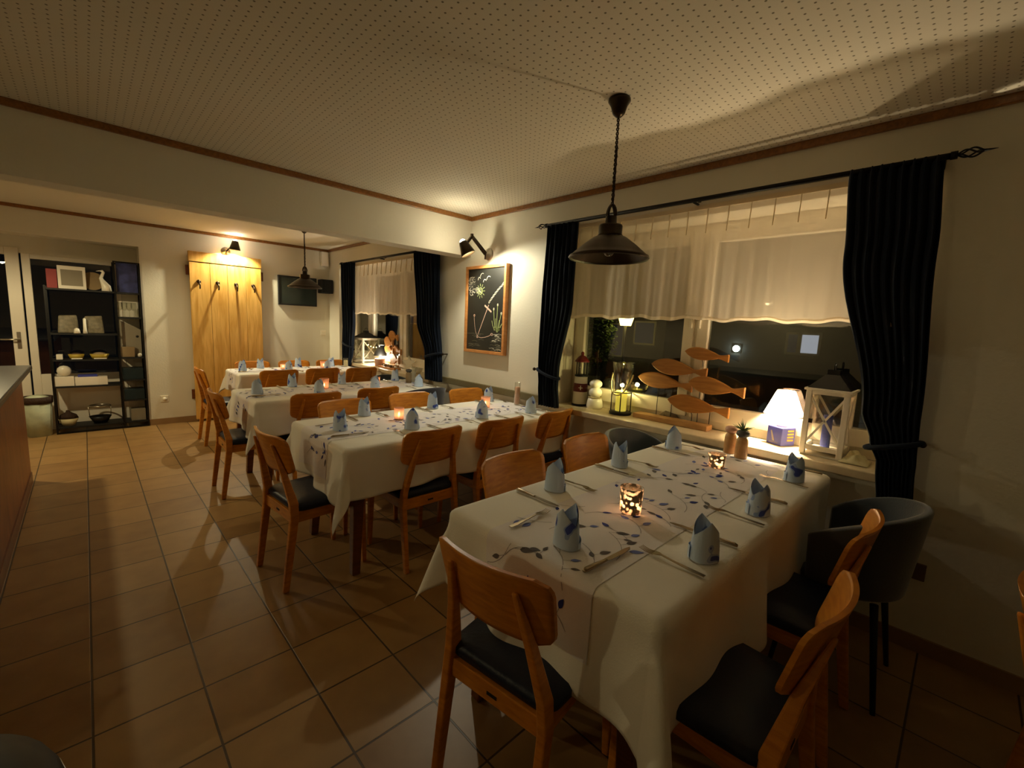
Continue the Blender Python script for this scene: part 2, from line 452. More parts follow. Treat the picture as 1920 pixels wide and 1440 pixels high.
        if sub:
            md = o.modifiers.new('sub', 'SUBSURF'); md.levels = sub; md.render_levels = sub
        return o

def tag(o, label=None, cat=None, group=None, kind=None):
    if label: o['label'] = label
    if cat: o['category'] = cat
    if group: o['group'] = group
    if kind: o['kind'] = kind
    return o
def thing(name, label, cat, loc=(0, 0, 0), rz=0, group=None):
    o = bpy.data.objects.new(name, None); COL.objects.link(o)
    o.empty_display_size = 0.1
    o.location = loc; o.rotation_euler = (0, 0, rz)
    return tag(o, label, cat, group)
def kids(o): return [c for c in bpy.data.objects if c.parent == o]
_cache = {}
def copy_tree(o, parent=None):
    c = o.copy(); COL.objects.link(c); c.parent = parent
    if o.name not in _cache: _cache[o.name] = kids(o)
    for ch in _cache[o.name]: copy_tree(ch, c)
    return c
def dup(o, loc, rz, label, group=None):
    c = copy_tree(o); c.location = loc; c.rotation_euler = (0, 0, rz); c['label'] = label
    if group: c['group'] = group
    return c
def struct(name, mb, mats, **k):
    return tag(mb.build(name, mats, **k), kind='structure')

# ------------------------------------------------------------------ the room
WX = 2.70          # inner face of the window wall
WT = 0.30          # its thickness
RY = 6.87          # rear wall
CZ = 2.41          # ceiling height
BY0, BY1, BZ = 3.43, 3.61, 2.05
LX, NY = -2.7, -2.9

struct('floor', MB().box(LX - .1, WX, NY - .1, RY + .45, -0.08, 0), 'tiles')
struct('ceiling', MB().box(LX - .1, WX + WT, NY - .1, BY0, CZ, CZ + .1), 'dots')
struct('ceiling', MB().box(LX - .1, WX + WT, BY1, RY + .45, CZ, CZ + .1), 'ceil_plain')
struct('trim_1', MB().box(LX, WX, BY0, BY1, BZ, CZ + .1), 'wall')          # the beam

# window wall with two openings
W1 = (0.18, 2.31, 0.78, 2.12)      # y0,y1,z0,z1
W2 = (4.05, 6.50, 0.78, 2.12)
mb = MB()
mb.box(WX, WX + WT, NY - .1, RY + .45, -0.08, 0.76)
mb.box(WX, WX + WT, NY - .1, RY + .45, 2.12, CZ)
mb.box(WX, WX + WT, NY - .1, W1[0], 0.76, 2.12)
mb.box(WX, WX + WT, W1[1], W2[0], 0.76, 2.12)
mb.box(WX, WX + WT, W2[1], RY + .45, 0.76, 2.12)
struct('wall_right', mb, 'wall')
# rear wall with the niche that holds the doors
NX1 = 0.495
mb = MB()
mb.box(NX1, WX, RY, RY + .45, 0, CZ)
mb.box(LX, NX1, RY, RY + .45, 2.13, CZ)
mb.box(LX, -1.6, RY, RY + .45, 0, 2.13)
struct('wall_rear', mb, 'wall')
mb = MB()
NB = 7.16
mb.box(0.33, NX1, NB, NB + .1, 0, 2.13)
mb.box(-1.6, 0.33, NB, NB + .1, 1.95, 2.13)
struct('wall_niche', mb, 'wall')
struct('wall_left', MB().box(LX - .1, LX, NY, RY + .45, 0, CZ), 'wall')
struct('wall_near', MB().box(LX, WX, NY - .1, NY, 0, CZ), 'wall')
# crown trims
t = 0.022
struct('trim_2', MB().box(WX - t, WX, NY, BY0, CZ - .038, CZ), 'trim', bevel=.004)
struct('trim_3', MB().box(LX, WX - t, BY0 - t, BY0, CZ - .038, CZ), 'trim', bevel=.004)
struct('trim_4', MB().box(LX, WX - t, RY - t, RY, CZ - .034, CZ), 'trim', bevel=.004)
struct('trim_5', MB().box(WX - t, WX, BY1, RY, CZ - .034, CZ), 'trim', bevel=.004)
struct('trim_6', MB().box(WX - .025, WX, W1[1] + .06, W2[0] - .02, 0.79, 0.85), 'ledge', bevel=.004)
struct('baseboard_rear', MB().box(NX1, WX, RY - .012, RY, 0, 0.075), 'base_tile')
struct('baseboard_right', MB().box(WX - .012, WX, NY, RY - .012, 0, 0.075), 'base_tile')

def sill(n, w):
    struct(n, MB().box(WX - .045, WX + .24, w[0] + .002, w[1] - .002, 0.755, 0.80), 'sill', bevel=.006)
sill('trim_7', W1); sill('trim_8', W2)

def window(name, w, posts, label_handles=True):
    """white casement frame at the outer side of the reveal, one pane per opening"""
    y0, y1, z0, z1 = w; X0, X1 = WX + .235, WX + .30
    z0 = 0.80; z1 = 2.12
    mb = MB()
    mb.box(X0, X1, y0, y1, z0, z0 + .075); mb.box(X0, X1, y0, y1, z1 - .07, z1)
    mb.box(X0, X1, y0, y0 + .06, z0 + .075, z1 - .07); mb.box(X0, X1, y1 - .06, y1, z0 + .075, z1 - .07)
    for p in posts: mb.box(X0, X1, p - .03, p + .03, z0 + .075, z1 - .07)
    fr = struct(name, mb, 'white_pl', bevel=.004)
    ed = [y0 + .03] + list(posts) + [y1 - .03]
    for i in range(len(ed) - 1):
        a = ed[i] + .012; b = ed[i + 1] - .012
        s = MB(); xs0, xs1 = X0 - .018, X0 + .04
        zb, zt = z0 + .055, z1 - .05
        q = .072
        s.box(xs0, xs1, a, b, zb, zb + .1); s.box(xs0, xs1, a, b, zt - q, zt)
        s.box(xs0, xs1, a, a + q, zb + .1, zt - q); s.box(xs0, xs1, b - q, b, zb + .1, zt - q)
        sa = s.build('sash', 'white_pl', fr, bevel=.005)
        MB().box(X0 + .010, X0 + .014, a + q - .01, b - q + .01, zb + .09, zt - q + .01).build('pane', 'glass', fr)
    return fr
w1 = window('window_1', W1, [1.29])
for yy in (1.262, 1.318):
    MB().box(WX + .195, WX + .218, yy - .009, yy + .009, 1.45, 1.57).build('window_handle', 'white_pl', w1, bevel=.004)
w2 = window('window_2', W2, [4.45, 5.06, 5.94])

# doors in the niche
mb = MB()
d0, d1 = -1.42, -.475
mb.box(d0, d0 + .1, NB - .02, NB + .04, 0.0, 2.0); mb.box(d1 - .1, d1, NB - .02, NB + .04, 0.0, 2.0)
mb.box(d0 + .1, d1 - .1, NB - .02, NB + .04, 0.0, .70); mb.box(d0 + .1, d1 - .1, NB - .02, NB + .04, 1.92, 2.0)
dr = struct('door_1', mb, 'white_paint', bevel=.004)
MB().box(d0 + .1, d1 - .1, NB + .005, NB + .015, .70, 1.92).build('pane', 'glass', dr)
h = MB(); h.box(-.545, -.515, NB - .028, NB - .02, .93, 1.11); h.tube([(-.53, NB - .02, 1.03), (-.53, NB - .07, 1.03), (-.545, NB - .075, 1.03), (-.66, NB - .075, 1.03)], .010)
h.build('door_handle', 'chrome', dr)
mb = MB()
mb.box(-.46, -.395, NB - .01, NB + .05, 0, 1.95); mb.box(.27, .33, NB - .01, NB + .05, 0, 1.95)
mb.box(-.395, .27, NB - .01, NB + .05, 0, .64); mb.box(-.395, .27, NB - .01, NB + .05, 1.90, 1.95)
dr2 = struct('door_2', mb, 'white_paint', bevel=.004)
MB().box(-.395, .27, NB + .015, NB + .025, .64, 1.90).build('pane', 'glass', dr2)

# ------------------------------------------------------------------ lamps
def pendant(name, label, x, y, zr, group=None):
    T = thing(name, label, 'pendant lamp', (x, y, CZ), 0)
    c = MB(); c.lathe([(.002, 0), (.046, -.001), (.048, -.012), (.036, -.03), (.026, -.062), (.012, -.075), (.001, -.077)], n=24)
    c.build('ceiling_rose', 'bronze', T)
    h = zr - CZ      # rim height
    pts = []
    n = 90; top = -.075; bot = h + .235
    cd = MB()
    for ph in (0, pi):
        pts = [(.004 * cos(i * .7 + ph), .004 * sin(i * .7 + ph), top + (bot - top) * i / n) for i in range(n + 1)]
        cd.tube(pts, .0032, 6)
    # chain links
    for i in range(14):
        z = top + (bot - top) * (.35 + i * .045)
        lk = []
        for k in range(9):
            a = 2 * pi * k / 8
            dx, dz = .006 * cos(a), .013 * sin(a)
            lk.append((dx + .004, 0, z + dz) if i % 2 else (.004, dx, z + dz))
        cd.tube(lk, .0018, 5)
    cd.build('cord', 'bronze', T)
    lp = MB()
    lp.tube([(.024 * cos(a), 0, h + .185 + .050 * sin(a)) for a in [pi * k / 12 for k in range(13)]], .006, 8)
    lp.tube([(0, .024 * cos(a), h + .185 + .050 * sin(a)) for a in [pi * k / 12 for k in range(13)]], .006, 8)
    lp.lathe([(.024, h + .185), (.026, h + .150), (.050, h + .148), (.053, h + .142), (.052, h + .108), (.060, h + .098)], n=28)
    lp.build('lamp_cap', 'bronze', T)
    sh = MB(); sh.capb = sh.capt = False
    R = .180
    sh.lathe([(.055, h + .100), (.075, h + .092), (.115, h + .062), (.150, h + .032), (.168, h + .016), (R - .004, h + .012), (R, h + .004), (R - .004, h - .002), (.168, h + .008), (.148, h + .026), (.113, h + .056), (.074, h + .086), (.052, h + .094)], n=48)
    sh.build('lamp_shade', 'bronze', T)
    b = MB(); b.lathe([(.002, h + .012), (.014, h + .014), (.024, h + .026), (.027, h + .042), (.020, h + .066), (.014, h + .085), (.013, h + .10)], n=20)
    b.build('bulb', 'clear', T)
    return T
pendant('pendant_lamp', 'dark bronze pendant lamp with wide shade on twisted cord above the nearest table', 1.725, 1.192, 1.735)
pendant('pendant_lamp', 'dark bronze pendant lamp hanging in the rear room before the small screen', 1.83, 5.35, 1.735)

def wall_spot(name, label, base, joint, head_c, axis, power, rear=True, arm=True, depth=.028):
    """base on wall, arm via joint to a bell head opening along axis"""
    T = thing(name, label, 'wall lamp', base)
    B = Vector(base); J = Vector(joint) - B; Hc = Vector(head_c) - B; A = Vector(axis).normalized()
    nrm = Vector((-1, 0, 0)) if abs(B.x - WX) < .02 else Vector((0, -1, 0))
    q = nrm.to_track_quat('Z', 'Y').to_matrix()
    MB().lathe([(.055, 0), (.055, .006), (.045, .016), (.012, .026), (.010, .05)], n=28, M3=q).build('wall_plate', 'chrome', T)
    root = nrm * .045
    ar = MB()
    if arm:
        ar.tube([root - Vector((0, 0, .05)), root + Vector((0, 0, .01))], .008)
        ar.bar(root, J, .022, .018, .03, .024)
        ar.tube([J + Vector((0, 0, .02)), J - Vector((0, 0, .02))], .014, 12)
        ar.bar(J, Hc - A * .02, .018, .022)
    else:
        ar.tube([root - Vector((0, 0, .05)), root, Hc - A * .03], .009)
    ar.build('arm', 'bronze', T)
    qa = A.to_track_quat('Z', 'Y').to_matrix()
    hd = MB(); hd.capb = hd.capt = False
    hd.lathe([(.020, -.062), (.030, -.058), (.037, -.045), (.046, -.01), (.058, .03), (.064, .058), (.061, .058), (.054, .028), (.042, -.01), (.034, -.043), (.020, -.055)], c=Hc, n=28, M3=qa)
    hd.build('lamp_head', 'bronze', T)
    MB().lathe([(.001, -.034), (.014, -.030), (.022, -.014), (.024, -.006), (.001, -.004)], c=Hc + A * (depth - .015), n=16, M3=qa).build('bulb', 'bulb_on', T)
    if rear:
        MB().lathe([(.001, -.078), (.014, -.075), (.023, -.066), (.024, -.058), (.001, -.050)], c=Hc, n=16, M3=qa).build('rear_led', 'bulb_hot', T)
    g = B + Hc + A * .03
    lamp_light('spot_bulb', Hc + A * depth, power, 1, .014, T)
    if rear:
        lamp_light('spot_rear', Hc - A * .092, power + '_rear', 1, .012, T)
    return T
wall_spot('wall_lamp', 'black adjustable wall lamp on an arm above the chalk drawing', (WX, 3.165, 2.05), (2.440, 3.096, 2.160), (2.370, 3.089, 2.051), (.32, -.34, -.9), 'board')
wall_spot('wall_lamp', 'dark wall lamp mounted over the wooden coat board', (1.367, RY, 2.20), (1.40, 6.76, 2.26), (1.44, 6.70, 2.27), (-.06, .06, -1), 'plank', arm=False, depth=.022)

# shaded pendant over the bar, outside the frame on the left: main light; the second is added fill
def bar_pendant(y, kind, label):
    T = pendant('pendant_lamp', label, -.74, y, 1.93)
    lamp_light('unseen_light', (0, 0, 1.93 - CZ + .020), kind, 1, .03, T)
bar_pendant(5.5, 'key', 'dark bronze pendant lamp over the far end of the bar')
T = pendant('pendant_lamp', 'unseen dark bronze pendant lamp added behind the bar as fill light', -1.85, 2.3, 1.93)
lamp_light('unseen_light', (0, 0, 1.93 - CZ + .020), 'back', 1, .05, T)  # added out of view to brighten chair backs and cloth ends from the left

# ------------------------------------------------------------------ bar counter, stool
T = thing('bar_counter', 'brown wooden bar counter with dark grey worktop along the left edge', 'counter', (-.8, 3.2, 0))
MB().box(-.45, .41, -1.95, 1.93, .0, .895).build('body', 'counter_wood', T, bevel=.008)
MB().box(-.5, .47, -2.0, 1.98, .895, .932).build('worktop', 'counter_top', T, bevel=.008)
MB().box(-.42, .418, -1.9, 1.9, .0, .08).build('plinth', 'table_wood', T)
T = thing('bar_stool', 'black round bar stool seat with metal rim in the bottom left corner', 'stool', (-.25, .80, 0))
MB().lathe([(.001, .73), (.16, .73), (.185, .74), (.192, .758), (.185, .775), (.15, .785), (.001, .79)], n=40).build('seat', 'black', T)
MB().lathe([(.186, .738), (.194, .740), (.194, .752), (.186, .752)], n=40, closed=True).build('rim', 'chrome', T)
st = MB(); st.tube([(0, 0, .02), (0, 0, .73)], .025, 12); st.lathe([(.001, 0), (.2, 0), (.2, .01), (.03, .03), (.001, .03)], n=32)
st.build('pedestal', 'chrome', T)

# ------------------------------------------------------------------ chairs
def make_chair():
    T = thing('dining_chair', '', 'chair')
    # backrest plate: bent sheet
    def plate(side):
        def fn(u, v):
            s = (u - .5) * 2; z = .615 + .205 * v
            hw = .200 - .010 * (1 - v)
            # rounded corners
            rc = .045; e = 0
            dz = min(v, 1 - v) * .205
            if dz < rc: e = rc - sqrt(max(0, rc * rc - (rc - dz) ** 2))
            x = s * (hw - e)
            lean = -.225 - .055 * (z - .615) / .205
            y = lean + .045 * (x / .2) ** 2 - .018
            return (x, y + side * .006, z)
        return fn
    mb = MB(); nu, nv = 20, 14
    mb.grid(plate(-1), nu, nv); mb.grid(plate(1), nu, nv)
    o = (nu + 1) * (nv + 1)
    def idx(i, j, k): return k * o + j * (nu + 1) + i
    ed = []
    for i in range(nu): ed += [(idx(i, 0, 0), idx(i + 1, 0, 0), idx(i + 1, 0, 1), idx(i, 0, 1)), (idx(i, nv, 0), idx(i, nv, 1), idx(i + 1, nv, 1), idx(i + 1, nv, 0))]
    for j in range(nv): ed += [(idx(0, j, 0), idx(0, j, 1), idx(0, j + 1, 1), idx(0, j + 1, 0)), (idx(nu, j, 0), idx(nu, j + 1, 0), idx(nu, j + 1, 1), idx(nu, j, 1))]
    for f in ed: mb.f.append(f); mb.mi.append(0); mb.sm.append(False)
    mb.build('backrest', 'chair_wood', T)
    for s in (-1, 1):
        lg = MB()
        pts = [((s * .178, -.262, 0), .026, .030), ((s * .176, -.212, .38), .030, .042), ((s * .168, -.210, .46), .030, .044), ((s * .138, -.243, .62), .026, .030), ((s * .112, -.288, .775), .018, .012)]
        v = []; f = []
        for c, w, d in pts:
            for sx, sy in ((-1, -1), (1, -1), (1, 1), (-1, 1)): v.append((c[0] + sx * w / 2, c[1] + sy * d / 2, c[2]))
        for i in range(len(pts) - 1):
            for k in range(4): f.append((i * 4 + k, i * 4 + (k + 1) % 4, i * 4 + 4 + (k + 1) % 4, i * 4 + 4 + k))
        f += [(3, 2, 1, 0), tuple(4 * (len(pts) - 1) + k for k in range(4))]
        lg.add(v, f); lg.build('leg', 'chair_wood', T, bevel=.005)
    for s in (-1, 1):
        MB().bar((s * .185, .178, 0), (s * .178, .165, .41), .024, .036).build('leg', 'chair_wood', T, bevel=.005)
    fr = MB()
    fr.box(-.165, .165, -.222, -.200, .355, .415); fr.box(-.165, .165, .158, .178, .355, .415)
    fr.box(-.178, -.158, -.20, .165, .355, .415); fr.box(.158, .178, -.20, .165, .355, .415)
    fr.build('seat_frame', 'chair_wood', T, bevel=.003)
    MB().box(-.018, .018, -.2235, -.2215, .378, .388).build('rail_slot', 'black', T)
    # cushion
    cu = MB()
    def ring(hx0, hx1, y0, y1, z, r=.05):
        out = []
        for cxs, cy, a0 in ((1, y1, 0), (-1, y1, 90), (-1, y0, 180), (1, y0, 270)):
            hx = hx1 if cy == y1 else hx0
            for k in range(6):
                a = radians(a0 + k * 18)
                out.append((cxs * (hx - r) + r * cos(a), cy - (r if cy == y1 else -r) + r * sin(a), z))
        return out
    rs = [ring(.180, .205, -.205, .205, .412), ring(.192, .216, -.214, .214, .425), ring(.192, .216, -.214, .214, .446), ring(.180, .202, -.202, .202, .458), ring(.10, .12, -.12, .12, .463)]
    n = len(rs[0]); v = [p for r_ in rs for p in r_]
    f = [(i * n + k, i * n + (k + 1) % n, (i + 1) * n + (k + 1) % n, (i + 1) * n + k) for i in range(len(rs) - 1) for k in range(n)]
    f += [tuple(range(n))[::-1], tuple((len(rs) - 1) * n + k for k in range(n))]
    cu.add(v, f, 0, True); cu.build('seat_cushion', 'seat', T)
    return T

def make_bucket(m):
    T = thing('bucket_chair', '', 'chair')
    def shell(off):
        def fn(u, v):
            th = radians(-118 + 236 * u)       # 0 = back
            k = abs(th) / radians(118)
            rim = .79 - .15 * k ** 2.2
            z = .43 + (rim - .43) * v
            R = .180 + .032 * v + off
            x = R * 1.05 * sin(th); y = -R * cos(th) - .01 * v
            return (x, y, z)
        return fn
    mb = MB(); mb.grid(shell(.012), 36, 8)
    mb.build('shell', m, T, solid=.03, bevel=.008)
    c = MB(); c.lathe([(.001, .40), (.16, .40), (.183, .415), (.187, .44), (.17, .468), (.10, .475), (.001, .476)], n=36, sy=.98)
    c.build('seat_cushion', m, T)
    for sx in (-1, 1):
        for sy in (-1, 1):
            MB().tube([(sx * .19, sy * .18, 0), (sx * .14, sy * .13, .41)], [.009, .014], 10).build('leg', 'black_metal', T)
    return T

chair0 = make_chair(); used = {'c': False}
def place_chair(x, y, rz, label, group):
    if not used['c']:
        used['c'] = True; chair0.location = (x, y, 0); chair0.rotation_euler = (0, 0, rz); chair0['label'] = label; chair0['group'] = group; return chair0
    return dup(chair0, (x, y, 0), rz, label, group)
S = .25            # distance from seat centre to the top of the back
names = ['nearest table', 'second table', 'third table', 'farthest table']
def bk(d, x, y, label, i, rz_extra=0):
    """place a chair by the position of its back top; d = facing"""
    rz = {'+y': 0, '-y': pi, '+x': -pi / 2, '-x': pi / 2}[d] + rz_extra
    o = Vector((0, S)) ; a = rz
    dx = -sin(a) * S; dy = cos(a) * S
    return place_chair(x + dx, y + dy, rz, label, 'wooden chairs around the ' + names[i])
W_ = 'wooden chair with navy seat '
bk('+x', .735, .81, W_ + 'at the aisle end of the nearest table', 0, radians(8))
bk('-y', 1.40, 1.41, W_ + 'far side of the nearest table, left of two', 0)
bk('-y', 1.98, 1.43, W_ + 'far side of the nearest table by the bucket chair', 0)
bk('+y', 1.25, .165, W_ + 'near side of the nearest table, closest to the camera', 0)
bk('+y', 1.87, .185, W_ + 'near side of the nearest table, second from camera', 0)
bk('+x', .66, 2.475, W_ + 'at the aisle end of the second table', 1, radians(5))
bk('+y', 1.405, 2.07, W_ + 'near side of the second table, leftmost', 1)
bk('+y', 1.93, 2.065, W_ + 'near side of the second table, middle', 1)
bk('+y', 2.46, 2.05, W_ + 'near side of the second table, right by the window', 1, radians(4))
bk('-y', 1.34, 3.14, W_ + 'far side of the second table, leftmost', 1)
bk('-y', 1.92, 3.20, W_ + 'far side of the second table, middle', 1)
bk('-y', 2.49, 3.17, W_ + 'far side of the second table, right below the chalk drawing', 1)
bk('+x', .695, 4.0, W_ + 'at the aisle end of the third table', 2)
bk('+y', 1.30, 3.575, W_ + 'near side of the third table, leftmost', 2)
bk('+y', 1.865, 3.63, W_ + 'near side of the third table, middle', 2)
bk('+x', .855, 5.68, W_ + 'at the aisle end of the farthest table', 3)
bk('+y', 1.51, 5.245, W_ + 'near side of the farthest table, leftmost', 3)
bk('+y', 2.0, 5.285, W_ + 'near side of the farthest table, middle', 3)
bk('+y', 2.44, 5.20, W_ + 'near side of the farthest table, right by the window', 3)
bk('-y', 1.49, 6.27, W_ + 'far side of the farthest table, left', 3)
bk('-y', 1.98, 6.25, W_ + 'far side of the farthest table, middle', 3)
bk('-y', 2.45, 6.22, W_ + 'far side of the farthest table, right by the window', 3)
c = place_chair(1.70, -.46, pi, 'wooden chair cut off by the right edge of the photo', 'wooden chair at the right edge'); c.rotation_euler[2] = pi - .1

bu = make_bucket('velvet')
bu.location = (2.41, 1.30, 0); bu.rotation_euler = (0, 0, pi); bu['label'] = 'slate grey velvet bucket chair far side of the nearest table by the sill'
bu['group'] = 'bucket chairs'
dup(bu, (2.28, .27, 0), 0, 'slate grey bucket chair near side of the nearest table before the long curtain', 'bucket chairs')
bd = make_bucket('velvet_dark')
bd.location = (2.37, 3.76, 0); bd['label'] = 'charcoal bucket chair near side of the third table by the wall'; bd['group'] = 'bucket chairs'
dup(bu, (2.44, 4.42, 0), pi, 'slate bucket chair far side of the third table by the rear window', 'bucket chairs')

# ------------------------------------------------------------------ tables
HT = .752
TABLES = [  # x0,x1,y0,y1, hang: left(at y0), left(at y1), near, far
    (.905, 2.615, .405, 1.245, .33, .26, .34, .26),
    (.905, 2.635, 2.135, 2.955, .30, .25, .26, .24),
    (.885, 2.60, 3.70, 4.47, .28, .24, .26, .22),
    (1.165, 2.60, 5.47, 6.13, .22, .22, .24, .22)]

def drape(tb, seed):
    x0, x1, y0, y1 = tb[:4]; r0 = .028
    def D(x, y, off=0.0):
        cx = min(max(x, x0 + r0), x1 - .004); cy = min(max(y, y0 + r0), y1 - r0)
        wx, wy = x - cx, y - cy; r = hypot(wx, wy)
        if r < 1e-6: return Vector((x, y, HT + off))
        dx, dy = wx / r, wy / r
        s = cx * 1.0 + cy * 1.3
        corner = (2 * abs(dx * dy))
        rip = sin(s * 9 + seed * 1.7) * .55 + sin(s * 17 + seed * 3.1) * .45
        a = .05 + .085 * rip * (1 - corner) + .30 * corner ** 2.2
        L = r0 * pi / 2
        R = r0 + off
        if r < L:
            an = r / r0; hz = R * sin(an); z = -r0 + R * cos(an)
        else:
            e = r - L; g = min(1, e / .10)
            aa = a * g
            hz = R + e * sin(aa) + .012 * rip * g * (1 - corner); z = -r0 - e * cos(aa)
        return Vector((cx + dx * hz, cy + dy * hz, HT + z))
    return D

def leaf_poly(cx, cy, ang, L, Wd, n=9):
    pts = []
    for i in range(n):
        t = i / (n - 1); w = sin(pi * t ** .8) * Wd / 2
        pts.append((t * L, w))
    for i in range(n - 2, 0, -1):
        t = i / (n - 1); w = -sin(pi * t ** .8) * Wd / 2 * .8
        pts.append((t * L, w))
    ca, sa = cos(ang), sin(ang)
    return [(cx + a * ca - b * sa, cy + a * sa + b * ca) for a, b in pts]

def make_table(i, tb):
    x0, x1, y0, y1, hl0, hl1, hn, hf = tb
    nm = names[i]
    xc, yc = (x0 + x1) / 2, (y0 + y1) / 2
    T = thing('dining_table', 'dark wooden dining table, the %s, under its white cloth' % nm, 'table', (xc, yc, 0), 0, 'cloth-covered dining tables')
    hx, hy = (x1 - x0) / 2, (y1 - y0) / 2
    MB().box(-hx + .022, hx - .010, -hy + .022, hy - .022, .715, .742).build('tabletop', 'table_wood', T, bevel=.006)
    MB().box(-hx + .10, hx - .10, -hy + .09, hy - .09, .65, .715).build('apron', 'table_wood', T)
    for sx in (-1, 1):
        for sy in (-1, 1):
            MB().bar((sx * (hx - .10), sy * (hy - .10), 0), (sx * (hx - .14), sy * (hy - .14), .715), .045, .07).build('leg', 'table_wood', T, bevel=.005)
    D = drape(tb, i + 1)
    nx, ny = 150, 104
    def fn(u, v):
        Ya, Yb = y0 - hn, y1 + hf
        y = Ya + (Yb - Ya) * v
        t = min(1, max(0, (y - y0) / (y1 - y0)))
        Xa = x0 - (hl0 + (hl1 - hl0) * t)
        return D(Xa + (x1 - Xa) * u, y)
    o = MB().grid(fn, nx, ny).build('tablecloth', 'cloth', solid=.0015)
    tag(o, 'white linen tablecloth hanging over the edges of the %s' % nm, 'tablecloth', 'white tablecloths')
    # runner with printed leaves
    rn = MB(); ya, yb = yc - .20, yc + .20
    if i == 0: ya, yb = .60, 1.02
    xa = x0 - .20; xb = x1 - .03
    skew = .0
    rn.grid(lambda u, v: D(xa + (xb - xa) * u, ya + (yb - ya) * v, .0022), 190, 26)
    R = random.Random(11 + i)
    def flat(poly, m, off=.0032):
        rn.add([D(p[0], p[1], off) for p in poly], [tuple(range(len(poly)))], m)
    def strip(pts, w, m, off=.0029):
        v = []
        for k, (px, py) in enumerate(pts):
            q = pts[min(k + 1, len(pts) - 1)]; p = pts[max(k - 1, 0)]
            dx, dy = q[0] - p[0], q[1] - p[1]; l = hypot(dx, dy) or 1
            v += [D(px - dy / l * w, py + dx / l * w, off), D(px + dy / l * w, py - dx / l * w, off)]
        rn.add(v, [(2 * k, 2 * k + 1, 2 * k + 3, 2 * k + 2) for k in range(len(pts) - 1)], m)
    x = xa + .03; q = 0
    while x < xb - .12:
        for side in (0, 1):
            bx = x + R.uniform(0, .05); by = ya + (.06 if side == 0 else yb - ya - .10) + R.uniform(-.03, .05)
            ang = R.uniform(-.5, .5) + (0.25 if side == 0 else -.25) + (pi if R.random() < .3 else 0)
            if ang > 2: bx += .14
            L = R.uniform(.12, .18)
            pts = []
            for k in range(10):
                t = k / 9; a = ang + .6 * t * (1 if side == 0 else -1)
                pts.append((bx + L * t * cos(a), by + L * t * sin(a)))
            pts = [(px, min(max(py, ya + .01), yb - .01)) for px, py in pts]
            strip(pts, .0009, 4)
            for k in (3, 5, 7, 9):
                if R.random() < .75:
                    la = ang + R.choice([-1, 1]) * R.uniform(.5, 1.2)
                    px, py = pts[k]
                    ex = px + .022 * cos(la); ey = py + .022 * sin(la)
                    strip([(px, py), (ex, ey)], .0007, 4)
                    LL = R.uniform(.028, .048)
                    pl = leaf_poly(ex, ey, la, LL, LL * R.uniform(.42, .6))
                    if all(xa + .005 < p[0] < xb - .005 and ya + .005 < p[1] < yb - .005 for p in pl):
                        flat(pl, R.choice([1, 1, 2, 2, 3, 3]), .0031 + .0001 * (q % 6)); q += 1
        x += R.uniform(.09, .12)
    o = rn.build('table_runner', ['runner', 'leaf_deep', 'leaf_mid', 'leaf_grey', 'stem_print'], recalc=False)
    tag(o, 'white table runner printed with blue leaf sprigs along the %s' % nm, 'table runner', 'leaf-print table runners')
    return D
for i, tb in enumerate(TABLES): make_table(i, tb)
# white cloth piece of the table behind the camera is out of view

# ------------------------------------------------------------------ table settings
ZT = HT + .0045
def make_napkin():
    mb = MB()
    n = 48
    def tube_pt(k, v, layer):
        t = 2 * pi * k / n
        r = .041 - .003 * v + (.0 if layer == 0 else -.0035) + .0018 * sin(3 * t + 1)
        top = .074 + .054 * (1 - abs(((t / pi + .5) % 1) - .5) * 2) ** 1.15 + (0 if cos(t) > 0 else -.006)
        z = top * v
        lean = .016 * v * v * (1 if cos(t) > 0 else -1)
        return (r * cos(t) * .92 - lean * .35, r * sin(t) * 1.05 * (1 - .10 * max(0, v - .5)), z)
    rows = 7
    for layer in (0, 1):
        v = [tube_pt(k, j / rows, layer) for j in range(rows + 1) for k in range(n)]
        f = [(j * n + k, j * n + (k + 1) % n, (j + 1) * n + (k + 1) % n, (j + 1) * n + k) for j in range(rows) for k in range(n)]
        mb.add(v, f, 0, False)
    # folded-over diagonal band at the base
    v = []
    for k in range(n // 2 + 1):
        t = pi * k / (n // 2) - pi / 2
        for z in (.0, .020 + .022 * k / (n // 2)):
            v.append((.0435 * cos(t) * .92, .0435 * sin(t) * 1.05, z))
    mb.add(v, [(2 * k, 2 * k + 2, 2 * k + 3, 2 * k + 1) for k in range(n // 2)])
    return mb.build('napkin', 'napkin', recalc=False)
def make_knife():
    T = thing('table_knife', '', 'knife')
    h = MB()
    v = []
    sec = [(0, .006, .004), (.01, .009, .006), (.05, .0085, .0055), (.095, .006, .004), (.100, .0065, .0045)]
    for (y, w, z) in sec:
        for a in range(8):
            t = 2 * pi * a / 8; v.append((w * cos(t), y, z + z * sin(t)))
    f = [(i * 8 + k, i * 8 + (k + 1) % 8, (i + 1) * 8 + (k + 1) % 8, (i + 1) * 8 + k) for i in range(4) for k in range(8)]
    f += [tuple(range(8)), tuple(32 + k for k in range(8))]
    h.add(v, f, 0, True); h.build('handle', 'cutlery', T)
    b = MB(); poly = [(-.006, .098), (.006, .098), (.009, .115), (.010, .18), (.006, .21), (-.002, .222), (-.006, .20)]
    b.prism(poly, 'z', .0035, .0055); b.build('blade', 'cutlery', T)
    return T
